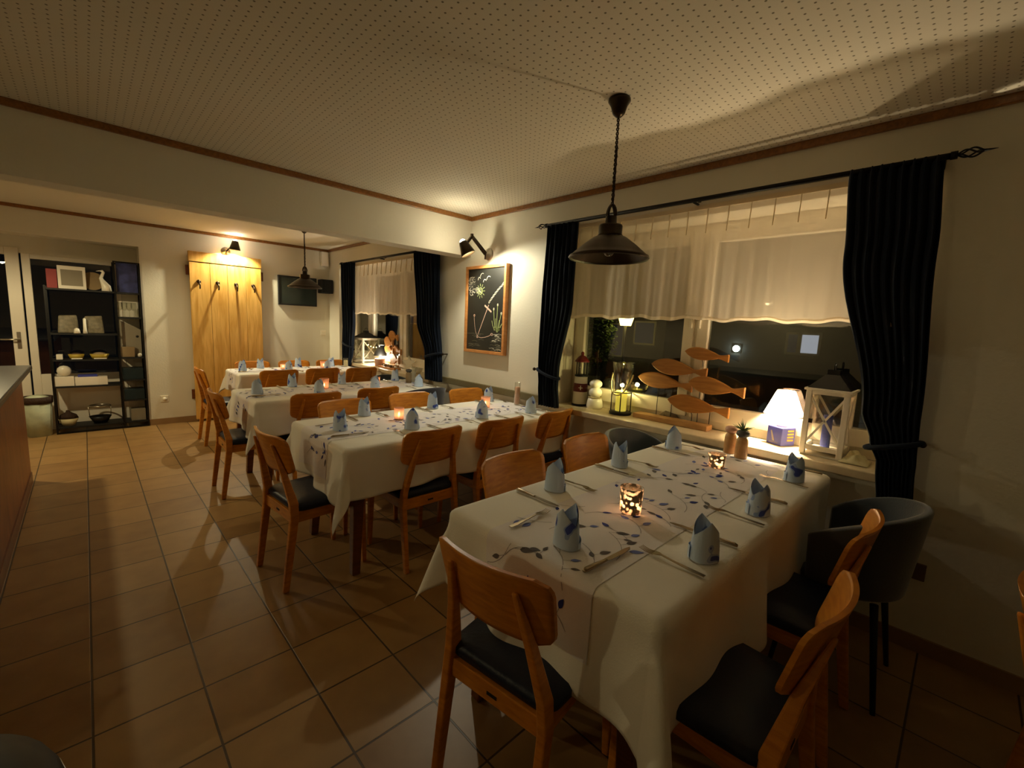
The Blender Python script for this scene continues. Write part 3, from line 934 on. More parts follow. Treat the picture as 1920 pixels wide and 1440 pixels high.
def make_fork():
    mb = MB()
    secs = [(0, .006, .003), (.03, .007, .0028), (.09, .0035, .005), (.13, .0033, .008), (.142, .010, .007), (.155, .012, .005)]
    v = []
    for y, w, z in secs:
        v += [(-w, y, z), (w, y, z), (w, y, z + .0025), (-w, y, z + .0025)]
    f = [(i * 4 + k, i * 4 + (k + 1) % 4, i * 4 + 4 + (k + 1) % 4, i * 4 + 4 + k) for i in range(len(secs) - 1) for k in range(4)]
    f += [(3, 2, 1, 0), (20, 21, 22, 23)]
    mb.add(v, f)
    for k in range(4):
        x = -.0105 + k * .007
        mb.bar((x, .153, .0055), (x * .95, .178, .004), .0035, .002, .0022, .0018); mb.bar((x * .95, .177, .004), (x * .95, .2, .008), .0025, .0012, .0018, .0012)
    return mb.build('table_fork', 'cutlery')
nap0 = make_napkin(); kn0 = make_knife(); fk0 = make_fork()
first = {'n': True, 'k': True, 'f': True}
def put(kind, proto, x, y, rz, label, group, cat, z=ZT):
    if first[kind]:
        first[kind] = False; o = proto; o.location = (x, y, z); o.rotation_euler = (0, 0, rz); o['label'] = label; o['group'] = group
    else:
        o = dup(proto, (x, y, z), rz, label, group)
    o['category'] = cat
    return o
SET = [  # per table: (side, napkin x,y, knife x, fork x, napkin rot, wording)
    [('far', 1.357, 1.12, 1.225, 1.467, .2, 'far side, nearest the aisle'), ('far', 1.86, 1.135, 1.765, 1.98, -.5, 'far side, middle place'), ('far', 2.412, 1.127, 2.32, 2.515, .6, 'far side, by the sill'),
     ('near', 1.289, .478, 1.444, 1.184, .9, 'near side, nearest the aisle'), ('near', 1.793, .485, 1.982, 1.685, 1.1, 'near side, middle place'), ('near', 2.358, .504, 2.577, 2.28, 1.0, 'near side, by the sill'),
     ('end', 1.03, .79, .66, .98, -.1, 'aisle end')],
    [('far', 1.355, 2.856, 1.24, 1.46, .4, 'far side, nearest the aisle'), ('far', 1.905, 2.842, 1.80, 2.02, .3, 'far side, middle place'), ('far', 2.494, 2.86, 2.39, 2.58, .3, 'far side, by the wall'),
     ('near', 1.424, 2.345, 1.56, 1.30, .9, 'near side, nearest the aisle'), ('near', 2.0, 2.36, 2.13, 1.86, .9, 'near side, middle place'), ('near', 2.44, 2.30, 2.57, 2.33, .4, 'near side, by the wall'),
     ('end', 1.056, 2.545, 2.40, 2.70, .2, 'aisle end')],
    [('far', 1.367, 4.38, 1.25, 1.47, .3, 'far side, nearest the aisle'), ('far', 1.833, 4.37, 1.72, 1.94, -.4, 'far side, middle place'), ('far', 2.43, 4.37, 2.32, 2.52, .3, 'far side, by the window'),
     ('near', 1.43, 3.88, 1.56, 1.30, .8, 'near side, nearest the aisle'), ('near', 1.97, 3.92, 2.10, 1.84, .8, 'near side, middle place'), ('near', 2.42, 3.87, 2.54, 2.30, .8, 'near side, by the wall'),
     ('end', 1.003, 4.10, 3.95, 4.26, .9, 'aisle end')],
    [('far', 1.52, 6.03, 1.40, 1.62, .3, 'far side, nearest the aisle'), ('far', 1.96, 6.03, 1.85, 2.06, .4, 'far side, middle place'), ('far', 2.38, 6.01, 2.28, 2.49, .3, 'far side, by the window'),
     ('near', 1.72, 5.62, 1.84, 1.60, .9, 'near side, nearest the aisle'), ('near', 2.18, 5.62, 2.30, 2.06, .9, 'near side, by the window'),
     ('end', 1.28, 5.82, 5.68, 5.95, .8, 'aisle end')]]
R = random.Random(5)
for i, rows in enumerate(SET):
    x0, x1, y0, y1 = TABLES[i][:4]; nm = names[i]
    for (side, nx_, ny_, kx, fx, nr, wd) in rows:
        put('n', nap0, nx_, ny_, nr, 'light blue paper napkin folded as a crown, %s of %s' % (wd, nm), 'folded napkins on the ' + nm, 'napkin')
        j = R.uniform(-.05, .05)
        if side == 'far':
            put('k', kn0, kx, y1 - .035, pi + j, 'steel table knife, %s of %s' % (wd, nm), 'knives on the ' + nm, 'knife')
            put('f', fk0, fx, y1 - .055, pi - j, 'steel fork, %s of %s' % (wd, nm), 'forks on the ' + nm, 'fork')
        elif side == 'near':
            put('k', kn0, kx, y0 + .030, j, 'steel table knife, %s of %s' % (wd, nm), 'knives on the ' + nm, 'knife')
            put('f', fk0, fx, y0 + .025, -j, 'steel fork, %s of %s' % (wd, nm), 'forks on the ' + nm, 'fork')
        else:
            put('k', kn0, x0 + .04, kx, -pi / 2 + j, 'steel table knife, %s of %s' % (wd, nm), 'knives on the ' + nm, 'knife')
            put('f', fk0, x0 + .065, fx, -pi / 2 - j, 'steel fork, %s of %s' % (wd, nm), 'forks on the ' + nm, 'fork')

def votive(label, x, y, r, h, m='votive', z=ZT, power=1, flare=1.0):
    T = thing('tealight_holder', label, 'candle holder', (x, y, z), random.uniform(0, 6), 'lit tealight holders on the tables')
    g = MB(); g.capb = g.capt = False
    g.lathe([(.001, .001), (r * .86, .001), (r * .9, .006), (r * (.92), h * .5), (r * flare, h), (r * flare - .003, h), (r * .92 - .003, h * .5), (r * .9 - .003, .008), (.001, .008)], n=36)
    g.build('glass', m, T, recalc=False)
    MB().lathe([(.001, .009), (.019, .009), (.019, .022), (.001, .022)], n=20).build('tealight', 'white_cer', T)
    MB().lathe([(.001, .024), (.005, .030), (.0045, .038), (.001, .052)], n=10).build('flame', 'flame', T)
    lamp_light('candle_light', (0, 0, .045), 'candle', power, .008, T)
    return T
votive('silvered glass tealight holder with flower cut-outs, larger one on the nearest table', 1.411, .80, .043, .094)
votive('small dark tealight holder with round cut-outs beside wooden vases, nearest table', 2.253, .82, .040, .068, flare=1.05)
votive('pinkish frosted tealight glass, left one on the second table', 1.486, 2.614, .034, .080, 'votive_frost', power=.35)
votive('frosted tealight glass, right one on the second table', 2.278, 2.648, .038, .086, 'votive_frost', power=.35)
votive('wide pink frosted tealight glass, left one on the third table', 1.565, 4.121, .042, .096, 'votive_frost', power=.35)
votive('pink frosted tealight glass, right one on the third table', 2.11, 4.169, .035, .078, 'votive_frost', power=.35)
votive('frosted tealight glass, left one on the farthest table', 1.725, 5.85, .032, .062, 'votive_frost', power=.35)
votive('frosted tealight glass, right one on the farthest table', 2.22, 5.86, .042, .085, 'votive_frost', power=.35)

# wooden vases
def wooden_vase(label, x, y, top, plant):
    T = thing('wooden_vase', label, 'vase', (x, y, ZT))
    MB().lathe([(.001, 0), (.031, 0), (.032, .004), (.031, .085), (.029, .100), (.020, .115), (.001, .116)], n=28).build('body', 'pale_wood', T)
    MB().lathe([(.019, .113), (.021, .118), (.031, .124), (.034, .134), (.031, .146), (.020, .152), (.001, .152)], n=24).build('collar', top, T)
    if plant:
        p = MB(); r = random.Random(3)
        for k in range(22):
            a = k * 2.4; t = r.uniform(.25, 1.2); L = r.uniform(.05, .075)
            pts = [(L * q * sin(t) * cos(a), L * q * sin(t) * sin(a), .150 + L * q * cos(t) - .012 * q * q * t) for q in (0, .33, .66, 1)]
            p.tube(pts, [.0035, .003, .002, .0004], 5)
        p.build('air_plant', 'plant', T)
wooden_vase('turned wooden vase with dark collar holding a spiky air plant, nearest table', 2.546, .806, 'stone_grey', True)
wooden_vase('reddish wooden vase with pink knob behind the air plant vase', 2.60, .885, 'pink_ceramic', False)
# air plant leaves
def cylinder_vase(label, x, y, fill, h=.19, r=.026, m='sand'):
    T = thing('cylinder_vase', label, 'vase', (x, y, ZT))
    g = MB(); g.capb = g.capt = False
    g.lathe([(.001, .001), (r, .001), (r, h), (r - .003, h), (r - .003, .006), (.001, .006)], n=28)
    g.build('glass', 'clear', T, recalc=False)
    MB().lathe([(.001, .007), (r - .0035, .007), (r - .0035, fill), (.001, fill + .004)], n=24).build('filling', m, T)
cylinder_vase('tall glass cylinder vase filled with pink sand on the second table', 2.585, 2.60, .15)
cylinder_vase('glass cylinder with cream candle on the third table by the rear window', 2.55, 4.19, .11, .15, .030, 'white_cer')
cylinder_vase('slim glass vase with pale filling on the farthest table', 2.52, 5.87, .09, .12, .03, 'linen_gold')
T = thing('wooden_vase', 'turned wooden vase with dark knob on the third table', 'vase', (2.47, 4.15, ZT))
MB().lathe([(.001, 0), (.030, 0), (.030, .10), (.02, .115), (.001, .116)], n=24).build('body', 'tan', T)
MB().lathe([(.019, .113), (.032, .124), (.032, .142), (.001, .15)], n=20).build('collar', 'stone_grey', T)

# ------------------------------------------------------------------ curtains
def interp(keys, z):
    keys = sorted(keys)
    if z <= keys[0][0]: return keys[0][1:]
    for a, b in zip(keys, keys[1:]):
        if z <= b[0]:
            t = (z - a[0]) / (b[0] - a[0]); t = t * t * (3 - 2 * t)
            return [a[k] + (b[k] - a[k]) * t for k in range(1, len(a))]
    return keys[-1][1:]
def curtain(label, keys, folds, tiez, knob, X=2.62):
    """keys: (z, y_right, y_left)"""
    T = thing('curtain', label, 'curtain', (0, 0, 0))
    z0 = min(k[0] for k in keys); z1 = max(k[0] for k in keys)
    def fn(u, v):
        z = z0 + (z1 - z0) * v
        a, b = interp(keys, z)
        w = abs(b - a)
        ph = u * folds * 2 * pi
        amp = min(.028, .5 * w / folds + .006)
        y = a + (b - a) * u + .2 * (w / folds) * sin(ph * 2 + 1) * .5
        x = X + amp * sin(ph + .5 * sin(z * 3)) + .006 * sin(ph * 2.3 + z * 4)
        return (x, y, z)
    MB().grid(fn, folds * 14, 60).build('fabric', 'curtain', T, solid=.003)
    a, b = interp(keys, tiez)
    tb = MB(); pts = []
    for k in range(25):
        t = 2 * pi * k / 24
        pts.append((X + .045 * cos(t), (a + b) / 2 + (abs(b - a) / 2 + .012) * sin(t), tiez + .03 * sin(t) * (1 if knob > (a + b) / 2 else -1)))
    tb.tube(pts, .012, 8)
    tb.build('tieback', 'curtain', T)
    kb = MB(); kb.tube([(WX, knob, tiez + .02), (WX - .05, knob, tiez + .02)], .006, 8); kb.sphere((WX - .06, knob, tiez + .02), .014, 12)
    kb.build('tieback_knob', 'bronze', T)
    return T
curtain('narrow dark blue curtain left of the large window, tied back', [(2.185, 2.10, 2.375), (1.63, 2.105, 2.39), (1.06, 2.205, 2.40), (.96, 2.205, 2.39), (.79, 2.185, 2.375)], 7, 1.05, 2.472)
curtain('long dark blue curtain right of the large window', [(2.20, .177, .50), (1.83, .154, .475), (1.10, .118, .328), (.955, .113, .280), (.86, .108, .245), (.64, .096, .222)], 9, .955, .10)
curtain('dark blue curtain right of the rear window, tied back', [(2.15, 3.86, 4.31), (1.43, 3.836, 4.215), (1.075, 3.79, 4.05), (.80, 3.773, 4.053)], 8, 1.07, 3.775)
curtain('narrow dark blue curtain left of the rear window', [(2.16, 5.84, 6.19), (1.39, 5.835, 6.16), (1.0, 5.90, 6.16), (.72, 5.985, 6.161)], 6, 1.05, 6.20)
MB()
def rod(label, ya, yb, z, brackets, X=2.62):
    T = thing('curtain_rod', label, 'curtain rod')
    MB().tube([(X, ya, z), (X, yb, z)], .013, 12).build('pole', 'black_metal', T)
    for e, s in ((ya, -1), (yb, 1)):
        f = MB()
        f.tube([(X, e - s * .01, z), (X, e + s * .012, z)], .016, 10)
        for k in range(4):
            pts = []
            for q in range(13):
                t = q / 12; r = .017 * sin(pi * min(1, t * 1.02)) + .002
                a = k * pi / 2 + t * 2.6
                pts.append((X + r * cos(a), e + s * (.012 + .075 * t), z + r * sin(a)))
            f.tube(pts, .0035, 6)
        f.tube([(X, e + s * .085, z), (X, e + s * .125, z)], [.006, .0008], 8)
        f.build('finial', 'black_metal', T)
    for b in brackets:
        MB().tube([(WX, b, z - .012), (X, b, z - .012)], .007, 8).tube([(WX - .006, b, z - .03), (WX - .006, b, z + .02)], .010, 8).build('bracket', 'black_metal', T)
rod('long black curtain rod with caged finials over the large window', .155, 2.40, 2.192, [.19, 1.24, 2.36])
rod('black curtain rod over the rear window', 3.82, 6.18, 2.158, [3.9, 5.1, 6.1])

def sheer(label, y0, y1, z0, z1, X=2.655):
    T = thing('sheer_curtain', label, 'sheer curtain')
    def edge(y): return z0 + .007 * sin(y * 17) + .004 * sin(y * 41 + 1)
    def P(y, z):
        k = (z1 - z) / (z1 - z0)
        return (X + .026 * (1 - k) ** 2 + .0022 * sin(y * 62) * (.25 + .75 * k) + .009 * k * sin(y * 17 + .6) + .0012 * k * sin(y * 133), y, z)
    MB().grid(lambda u, v: P(y0 + (y1 - y0) * u, edge(y0 + (y1 - y0) * u) + (z1 - edge(y0 + (y1 - y0) * u)) * v), 420, 16).build('voile', 'sheer', T)
    def hem(u, v):
        y = y0 + (y1 - y0) * u; p = P(y, edge(y) + .022 * v)
        return (p[0] - .0035 - .004 * (1 - v) , p[1], p[2] - .004)
    MB().grid(hem, 300, 2).build('hem', 'sheer_hem', T)
    MB().box(WX - .022, WX, y0, y1, z1 - .004, z1 + .012).build('light_block_rail', 'white_paint', T)  # added strip closing the wall gap so lamp light cannot leak upwards
    tp = MB(); tp.box(X + .020, X + .026, y0, y1, z1 - .03, z1 - .004)
    y = y0 + .04
    while y < y1:
        tp.bar((X + .024, y, z1 - .03), (X + .010, y, z1 - .17), .010, .010, .003, .003); y += .118
    tp.build('header_tape', 'sheer_hem', T)
sheer('wide white sheer half curtain across the large window', .19, 2.30, 1.502, 2.178)
sheer('white sheer half curtain across the rear window', 4.06, 6.02, 1.482, 2.143)

# ------------------------------------------------------------------ chalkboard
T = thing('chalkboard', 'wood-framed chalkboard with anchor, chain, sun and gulls drawn in chalk', 'chalkboard', (WX, 3.16, 1.55))
by0, by1, bz0, bz1 = -.285, .285, -.405, .40      # local y, z
fr = MB(); fw = .028
fr.box(-.045, -.002, by0, by0 + fw, bz0, bz1); fr.box(-.045, -.002, by1 - fw, by1, bz0, bz1)
fr.box(-.045, -.002, by0 + fw, by1 - fw, bz0, bz0 + fw); fr.box(-.045, -.002, by0 + fw, by1 - fw, bz1 - fw, bz1)
fr.build('frame', 'frame_wood', T, bevel=.003)
MB().box(-.030, -.004, by0 + fw, by1 - fw, bz0 + fw, bz1 - fw).build('slate', 'chalkboard', T)
A0, A1, C0, C1 = by1 - fw, by0 + fw, bz1 - fw, bz0 + fw   # u 0->1 is +y -> -y ; v 0->1 down
def uv(u, v, k=0): return Vector((-.0312 - k * .0002, A0 + (A1 - A0) * u, C0 + (C1 - C0) * v))
dr_ = MB()
def stroke(pts, w=.0035, m=0):
    v = []
    N = len(pts)
    W2_ = []
    for k, (a, b) in enumerate(pts):
        p0 = uv(*pts[max(k - 1, 0)]); p1 = uv(*pts[min(k + 1, N - 1)])
        d = (p1 - p0); d.x = 0; d.normalize() if d.length > 1e-9 else None
        nn = Vector((0, -d.z, d.y)); c = uv(a, b, m)
        v += [c + nn * w / 2, c - nn * w / 2]
    dr_.add(v, [(2 * k, 2 * k + 1, 2 * k + 3, 2 * k + 2) for k in range(N - 1)], m)
def circ(cu, cv, ru, rv, a0=0, a1=360, n=16): return [(cu + ru * cos(radians(a0 + (a1 - a0) * k / n)), cv + rv * sin(radians(a0 + (a1 - a0) * k / n))) for k in range(n + 1)]
r = random.Random(4)
for k in range(16):      # cloud scribble
    cu, cv = r.uniform(.04, .19), r.uniform(.11, .30); stroke(circ(cu, cv, r.uniform(.03, .06), r.uniform(.02, .035), r.uniform(0, 90), r.uniform(250, 400)), .004, 0 if k % 3 else 3)
for k in range(5): stroke(circ(.26 + .02 * k % .09, .25 + .012 * k, .045, .025, 150, 380), .0035)
stroke(circ(.36, .27, .055, .04), .006, 2); stroke(circ(.36, .27, .03, .022), .005, 2)
for k in range(11):
    a = radians(k * 33); stroke([(.36 + .075 * cos(a), .27 + .055 * sin(a)), (.36 + .125 * cos(a), .27 + .09 * sin(a))], .004, 2)
stroke(circ(.315, .135, .035, .035, 180, 330, 8), .0045); stroke(circ(.40, .105, .06, .05, 190, 300, 8), .0045)
stroke(circ(.47, .165, .04, .035, 180, 330, 8), .0045); stroke(circ(.58, .145, .06, .05, 190, 310, 8), .0045)
for k in range(8):
    t = k / 7; cu, cv = 1.0 - .38 * t ** .9, .19 + .21 * t ** 1.15
    if cu > .97: cu = .965
    aa = radians(40 + 12 * t); L, w_ = .040, .018
    pts = []
    for q in range(15):
        a = 2 * pi * q / 14; dx = L * .8 * cos(a); dy = w_ * .62 * sin(a)
        pts.append((cu + (dx * cos(aa) + dy * sin(aa) * 1.2), cv + (-dx * sin(aa) + dy * cos(aa)) * .75))
    stroke(pts, .0042)
stroke([(.49, .445), (.68, .525)], .016, 1)
stroke([(.60, .44), (.31, .83)], .007, 1)
stroke([(.20, .565), (.205, .62), (.225, .70), (.255, .77), (.31, .835)], .005, 1)
stroke([(.31, .835), (.42, .845), (.53, .835), (.62, .82), (.70, .795)], .005, 1)
stroke(circ(.205, .57, .018, .012), .006, 1); stroke(circ(.71, .795, .03, .012), .006, 1); stroke(circ(.31, .835, .02, .012), .007, 1)
for (tu, tv, bu_) in ((.74, .49, .80), (.84, .44, .845), (.94, .54, .89), (.70, .63, .78), (.80, .60, .82), (.90, .62, .87), (.97, .66, .90)):
    stroke([(tu, tv), ((tu + bu_) / 2 - .01, (tv + .74) / 2), (bu_, .745)], .006, 2)
for (tu, tv) in ((.74, .49), (.84, .44), (.94, .54)): stroke(circ(tu, tv, .012, .013), .006, 0)
for k in range(10): stroke(circ(.85, .70 + .005 * k, .09 - .007 * k, .02, 10, 170, 8), .005, 2)
for k in range(34):
    v0 = r.uniform(.79, .99); u0 = r.uniform(.60 + (.99 - v0) * .6 if v0 < .99 else .5, .86); stroke([(u0, v0), (u0 + .05, v0 - .006), (min(.98, u0 + .12), v0 + .004)], r.uniform(.003, .007), 3 if k % 3 else 0)
for k in range(14):
    v0 = r.uniform(.80, .97); u0 = r.uniform(.02, .4); stroke([(u0, v0), (u0 + .07, v0 - .008), (u0 + .15, v0)], .003, 3)
stroke([(.01, .80), (.2, .795), (.42, .805)], .004, 3)
dr_.build('chalk_drawing', ['chalk', 'chalk_pink', 'chalk_green', 'chalk_dim'], T, recalc=False)

# ------------------------------------------------------------------ coat board, tv, speaker etc on the rear wall
T = thing('coat_board', 'old wooden plank door with four iron hooks on the rear wall', 'coat rack', (1.36, RY - .004, 0))
pb = MB(); xs = [-.40, -.185, .005, .215, .40]
for a, b in zip(xs, xs[1:]): pb.box(a + .0015, b - .0015, -.055, -.025, .03, 2.02)
pb.build('planks', 'plank_wood', T, bevel=.003)
MB().box(-.405, .405, -.062, -.022, 2.026, 2.15).build('header_board', 'plank_wood', T, bevel=.005)
MB().box(-.43, .43, -.025, 0, 1.86, 1.98).box(-.43, .43, -.025, 0, .3, .42).build('batten', 'table_wood', T)
for k, hx in enumerate((-.305, -.105, .10, .30)):
    h = MB(); h.lathe([(.001, 0), (.024, 0), (.020, .012), (.001, .016)], c=(hx, -.055, 1.785), n=16, M3=Matrix(((1, 0, 0), (0, 0, -1), (0, 1, 0))))
    h.tube([(hx, -.06, 1.785), (hx, -.10, 1.765), (hx, -.125, 1.735), (hx, -.115, 1.70), (hx, -.10, 1.70)], [.010, .009, .008, .008, .007], 10)
    h.build('hook', 'bronze', T)
T = thing('wall_screen', 'small black-framed flat screen on the rear wall', 'television', (2.24, RY, 1.765))
fr = MB(); a, b, c_, d_ = -.262, .262, -.205, .205
fr.box(a, b, -.04, 0, c_, c_ + .022); fr.box(a, b, -.04, 0, d_ - .018, d_); fr.box(a, a + .018, -.04, 0, c_ + .022, d_ - .018); fr.box(b - .018, b, -.04, 0, c_ + .022, d_ - .018)
fr.build('bezel', 'black', T, bevel=.003)
MB().box(a + .018, b - .018, -.033, -.005, c_ + .022, d_ - .018).build('screen', 'screen', T)
T = thing('loudspeaker', 'small black loudspeaker high beside the rear window curtain', 'speaker', (2.60, RY - .1, 1.86))
MB().box(-.085, .085, -.09, .06, -.10, .10).build('cabinet', 'black', T, bevel=.008)
MB().box(-.075, .075, -.095, -.09, -.09, .09).build('grille', 'black_metal', T)
MB().box(-.02, .02, .06, .10, -.03, .03).build('bracket', 'black_metal', T)
T = thing('wall_box', 'white box fixed high in the rear corner below the ceiling', 'wall box', (2.62, RY, 2.27))
MB().box(-.05, .05, -.07, 0, -.11, .10).build('housing', 'white_paint', T, bevel=.01)
T = thing('light_switch', 'cream light switch on the rear wall left of the window', 'switch', (2.60, RY, 1.17))
MB().box(-.04, .04, -.008, 0, -.04, .04).build('plate', 'white_pl', T, bevel=.003); MB().box(-.025, .025, -.014, -.008, -.025, .025).build('rocker', 'white_pl', T, bevel=.002)
T = thing('wall_socket', 'white double socket low on the rear wall beside the shelf', 'socket', (.65, RY, .32))
MB().box(-.04, .04, -.010, 0, -.04, .04).build('plate', 'white_pl', T, bevel=.003); MB().lathe([(.001, .0), (.022, 0), (.022, .012), (.001, .02)], c=(0, -.010, 0), n=20, M3=Matrix(((1, 0, 0), (0, 0, -1), (0, 1, 0)))).build('plug', 'white_cer', T)
T = thing('wall_socket', 'socket low on the dark window wall at the right', 'socket', (WX, .06, .38))
MB().box(-.01, 0, -.04, .04, -.04, .04).build('plate', 'brown', T, bevel=.003)

# ------------------------------------------------------------------ things on the large window's sill
SZ = .8005
T = thing('lighthouse_lantern', 'white lighthouse lantern with dark red band and cross, leftmost on the large sill', 'lantern', (2.86, 2.155, SZ))
MB().lathe([(.001, 0), (.064, 0), (.066, .010), (.060, .016), (.001, .016)], n=32).build('base', 'black_metal', T)
MB().lathe([(.060, .016), (.050, .235), (.001, .235)], n=32).build('tower', 'white_cer', T)
MB().lathe([(.0565, .115), (.0535, .180)], n=32).build('band', 'red', T, solid=.002)
cx_ = MB(); cdir = Vector((-.80, -.60, 0)); cp = cdir * .0575 + Vector((0, 0, .148)); sd = Vector((-.6, .8, 0))
cx_.bar(cp - sd * .016, cp + sd * .016, .004, .004, .003, .003, up=(0, 0, 1)); cx_.bar(cp - Vector((0, 0, .018)), cp + Vector((0, 0, .018)), .004, .004)
cx_.build('cross_emblem', 'chalk', T)
g = MB(); g.lathe([(.052, .235), (.054, .243), (.050, .250), (.001, .250)], n=24)
for k in range(6):
    a = k * pi / 3; g.bar((.040 * cos(a), .040 * sin(a), .25), (.040 * cos(a), .040 * sin(a), .355), .005)
g.build('lantern_cage', 'black_metal', T)
MB().lathe([(.036, .25), (.036, .352)], n=20).build('lantern_glass', 'clear', T)
MB().lathe([(.001, .352), (.058, .352), (.058, .360), (.030, .395), (.012, .405), (.014, .418), (.012, .428), (.001, .436)], n=24).build('roof', 'red', T)

T = thing('snowman_figure', 'figure of three stacked white rounded stones beside the lighthouse lantern', 'figurine', (2.855, 2.005, SZ))
MB().lathe([(.001, 0), (.060, 0), (.064, .02), (.060, .055), (.050, .085), (.001, .09)], n=28).build('lower_body', 'white_cer', T)
MB().sphere((0, 0, .125), .052, 24, (1, 1, .88)).build('upper_body', 'white_cer', T)
MB().sphere((0, 0, .193), .050, 24, (1, 1, .68)).build('head', 'white_cer', T)
MB().tube([(.050 * cos(a), .050 * sin(a), .088) for a in [2 * pi * k / 20 for k in range(21)]], .006, 8, cap=False).build('rope_collar', 'rope', T)

T = thing('hurricane_lantern', 'tall glass lantern with rope handle and glowing yellow candle on the sill', 'lantern', (2.84, 1.76, SZ))
b = MB(); b.lathe([(.001, 0), (.080, 0), (.082, .014), (.074, .022), (.001, .022)], n=32)
for k in range(4):
    a = k * pi / 2 + .5; b.bar((.070 * cos(a), .070 * sin(a), .02), (.070 * cos(a), .070 * sin(a), .165), .006)
b.tube([(.072 * cos(t), .072 * sin(t), .165) for t in [2 * pi * k / 24 for k in range(25)]], .004, 6, cap=False)
b.build('metal_stand', 'black_metal', T)
g = MB(); g.capb = g.capt = False
g.lathe([(.060, .024), (.062, .08), (.064, .20), (.070, .30), (.082, .385), (.079, .385), (.067, .30), (.061, .20), (.059, .08), (.057, .024)], n=36)
g.build('glass_cylinder', 'clear', T, recalc=False)
MB().lathe([(.001, .024), (.040, .024), (.041, .16), (.038, .172), (.034, .166), (.001, .160)], n=28).build('candle', 'wax_lit', T)
MB().lathe([(.001, .160), (.004, .168), (.001, .188)], n=8).build('flame', 'flame', T)
lamp_light('lantern_light', (0, 0, .205), 'lantern', 1, .015, T)
rp = MB(); s1 = Vector((.0, .080, .30)); pts = []
for k in range(25):
    t = k / 24; a = pi * t
    pts.append((-.078 * sin(a) * .9, .085 * cos(a), .30 - .155 * sin(a)))
rp.tube(pts, .0055, 8); rp.build('rope_handle', 'rope', T)

# fish sculpture
def fish_outline(L, H, n=26):
    top = []; bot = []
    for k in range(n + 1):
        t = k / n
        if t < .78:
            q = t / .78; w = H / 2 * (sin(pi * q ** .80) ** .85) * (1 - .12 * q) + .010 * q
        else:
            q = (t - .78) / .22; w = .011 + (H * .34 - .011) * q ** 1.3
        top.append((t * L, w)); bot.append((t * L, -w))
    return top + bot[::-1]
def fish_school(label, x, yc, fish, y0, y1, sc=1):
    T = thing('fish_sculpture', label, 'sculpture', (x, yc, SZ))
    MB().box(-.045, .045, y0, y1, 0, .034).build('base', 'pale_wood', T, bevel=.003)
    for (hy, ty, z, H, dx) in fish:
        o = MB(); pl = fish_outline(abs(hy - ty), H)
        o.prism([(hy - u, z + w - .028 * (u / abs(hy - ty))) for u, w in pl], 'x', dx - .013, dx + .013)
        f_ = o.build('fish', 'fish_wood', T, bevel=.006)
        mid = hy - abs(hy - ty) * .38
        mid = min(max(mid, y0 + .02), y1 - .02)
        MB().tube([(.035, mid, .034), (.035, mid, z - H / 2 - .03), (dx, mid, z - H / 2 + .012)], .0025, 6).build('rod', 'black_metal', f_)
fish_school('school of five wooden fish on rods above a long wooden base', 2.86, 1.38,
            [(.273, -.125, .290, .105, .02), (.160, -.225, .395, .105, -.01), (-.065, -.345, .500, .075, .0), (-.125, -.470, .305, .105, -.035), (.02, -.385, .165, .110, -.01)], -.27, .26)
T = thing('driftwood_piece', 'small weathered driftwood lying behind the fish base on the sill', 'driftwood', (2.915, 1.42, SZ))
MB().tube([(0, .07, .02), (.005, .02, .045), (0, -.04, .035), (.004, -.09, .012)], [.012, .026, .024, .010], 8).build('wood', 'driftwood', T)

# table lamp with blue cube
def table_lamp(label, x, y, rz, power, h=.12, sr=.102, cube='blue_cube', dark=False):
    T = thing('table_lamp', label, 'lamp', (x, y, SZ), rz)
    if not dark:
        MB().box(-.050, .050, -.050, .050, 0, .105).build('base', cube, T, bevel=.004)
        pr = MB()
        for k in range(4): pr.box(-.008, .036, -.0512, -.0502, .028 + k * .018, .038 + k * .018)
        pr.build('yellow_print', 'yellow_print', T)
        p2 = MB(); p2.prism([(.018, .082), (.026, .078), (.008, .022), (-.006, .020), (-.004, .028)], 'x', -.0512, -.0502); p2.prism([(.03, .016), (.032, .012), (-.03, .012), (-.028, .016)], 'x', -.0512, -.0502)
        p2.build('lighthouse_print', 'grey_print', T)
        MB().lathe([(.028, .105), (.026, .118), (.012, .124), (.012, .176), (.001, .178)], n=20).build('stem', 'white_cer', T)
        z0 = .176
    else:
        MB().lathe([(.001, 0), (.055, 0), (.055, .012), (.02, .02), (.018, .09), (.001, .10)], n=24).build('base', 'white_cer', T)
        z0 = .13
    sh = MB(); sh.capb = sh.capt = False
    sh.lathe([(sr, z0), (sr * .45, z0 + .138)], n=48)
    sh.build('lamp_shade', 'black' if dark else 'shade', T)
    for rr, zz in ((sr, z0), (sr * .45, z0 + .138)):
        MB().tube([(rr * cos(t), rr * sin(t), zz) for t in [2 * pi * k / 40 for k in range(41)]], .0022, 6, cap=False).build('shade_rim', 'pink_ceramic' if not dark else 'black', T)
    MB().sphere((0, 0, z0 + .055), .018, 14).build('bulb', 'bulb_on', T)
    lamp_light('lamp_bulb', (0, 0, z0 + .092), power, 1, .025, T)
    return T
table_lamp('lit table lamp with white conical shade on a blue cube base', 2.892, .712, radians(-28), 'table')

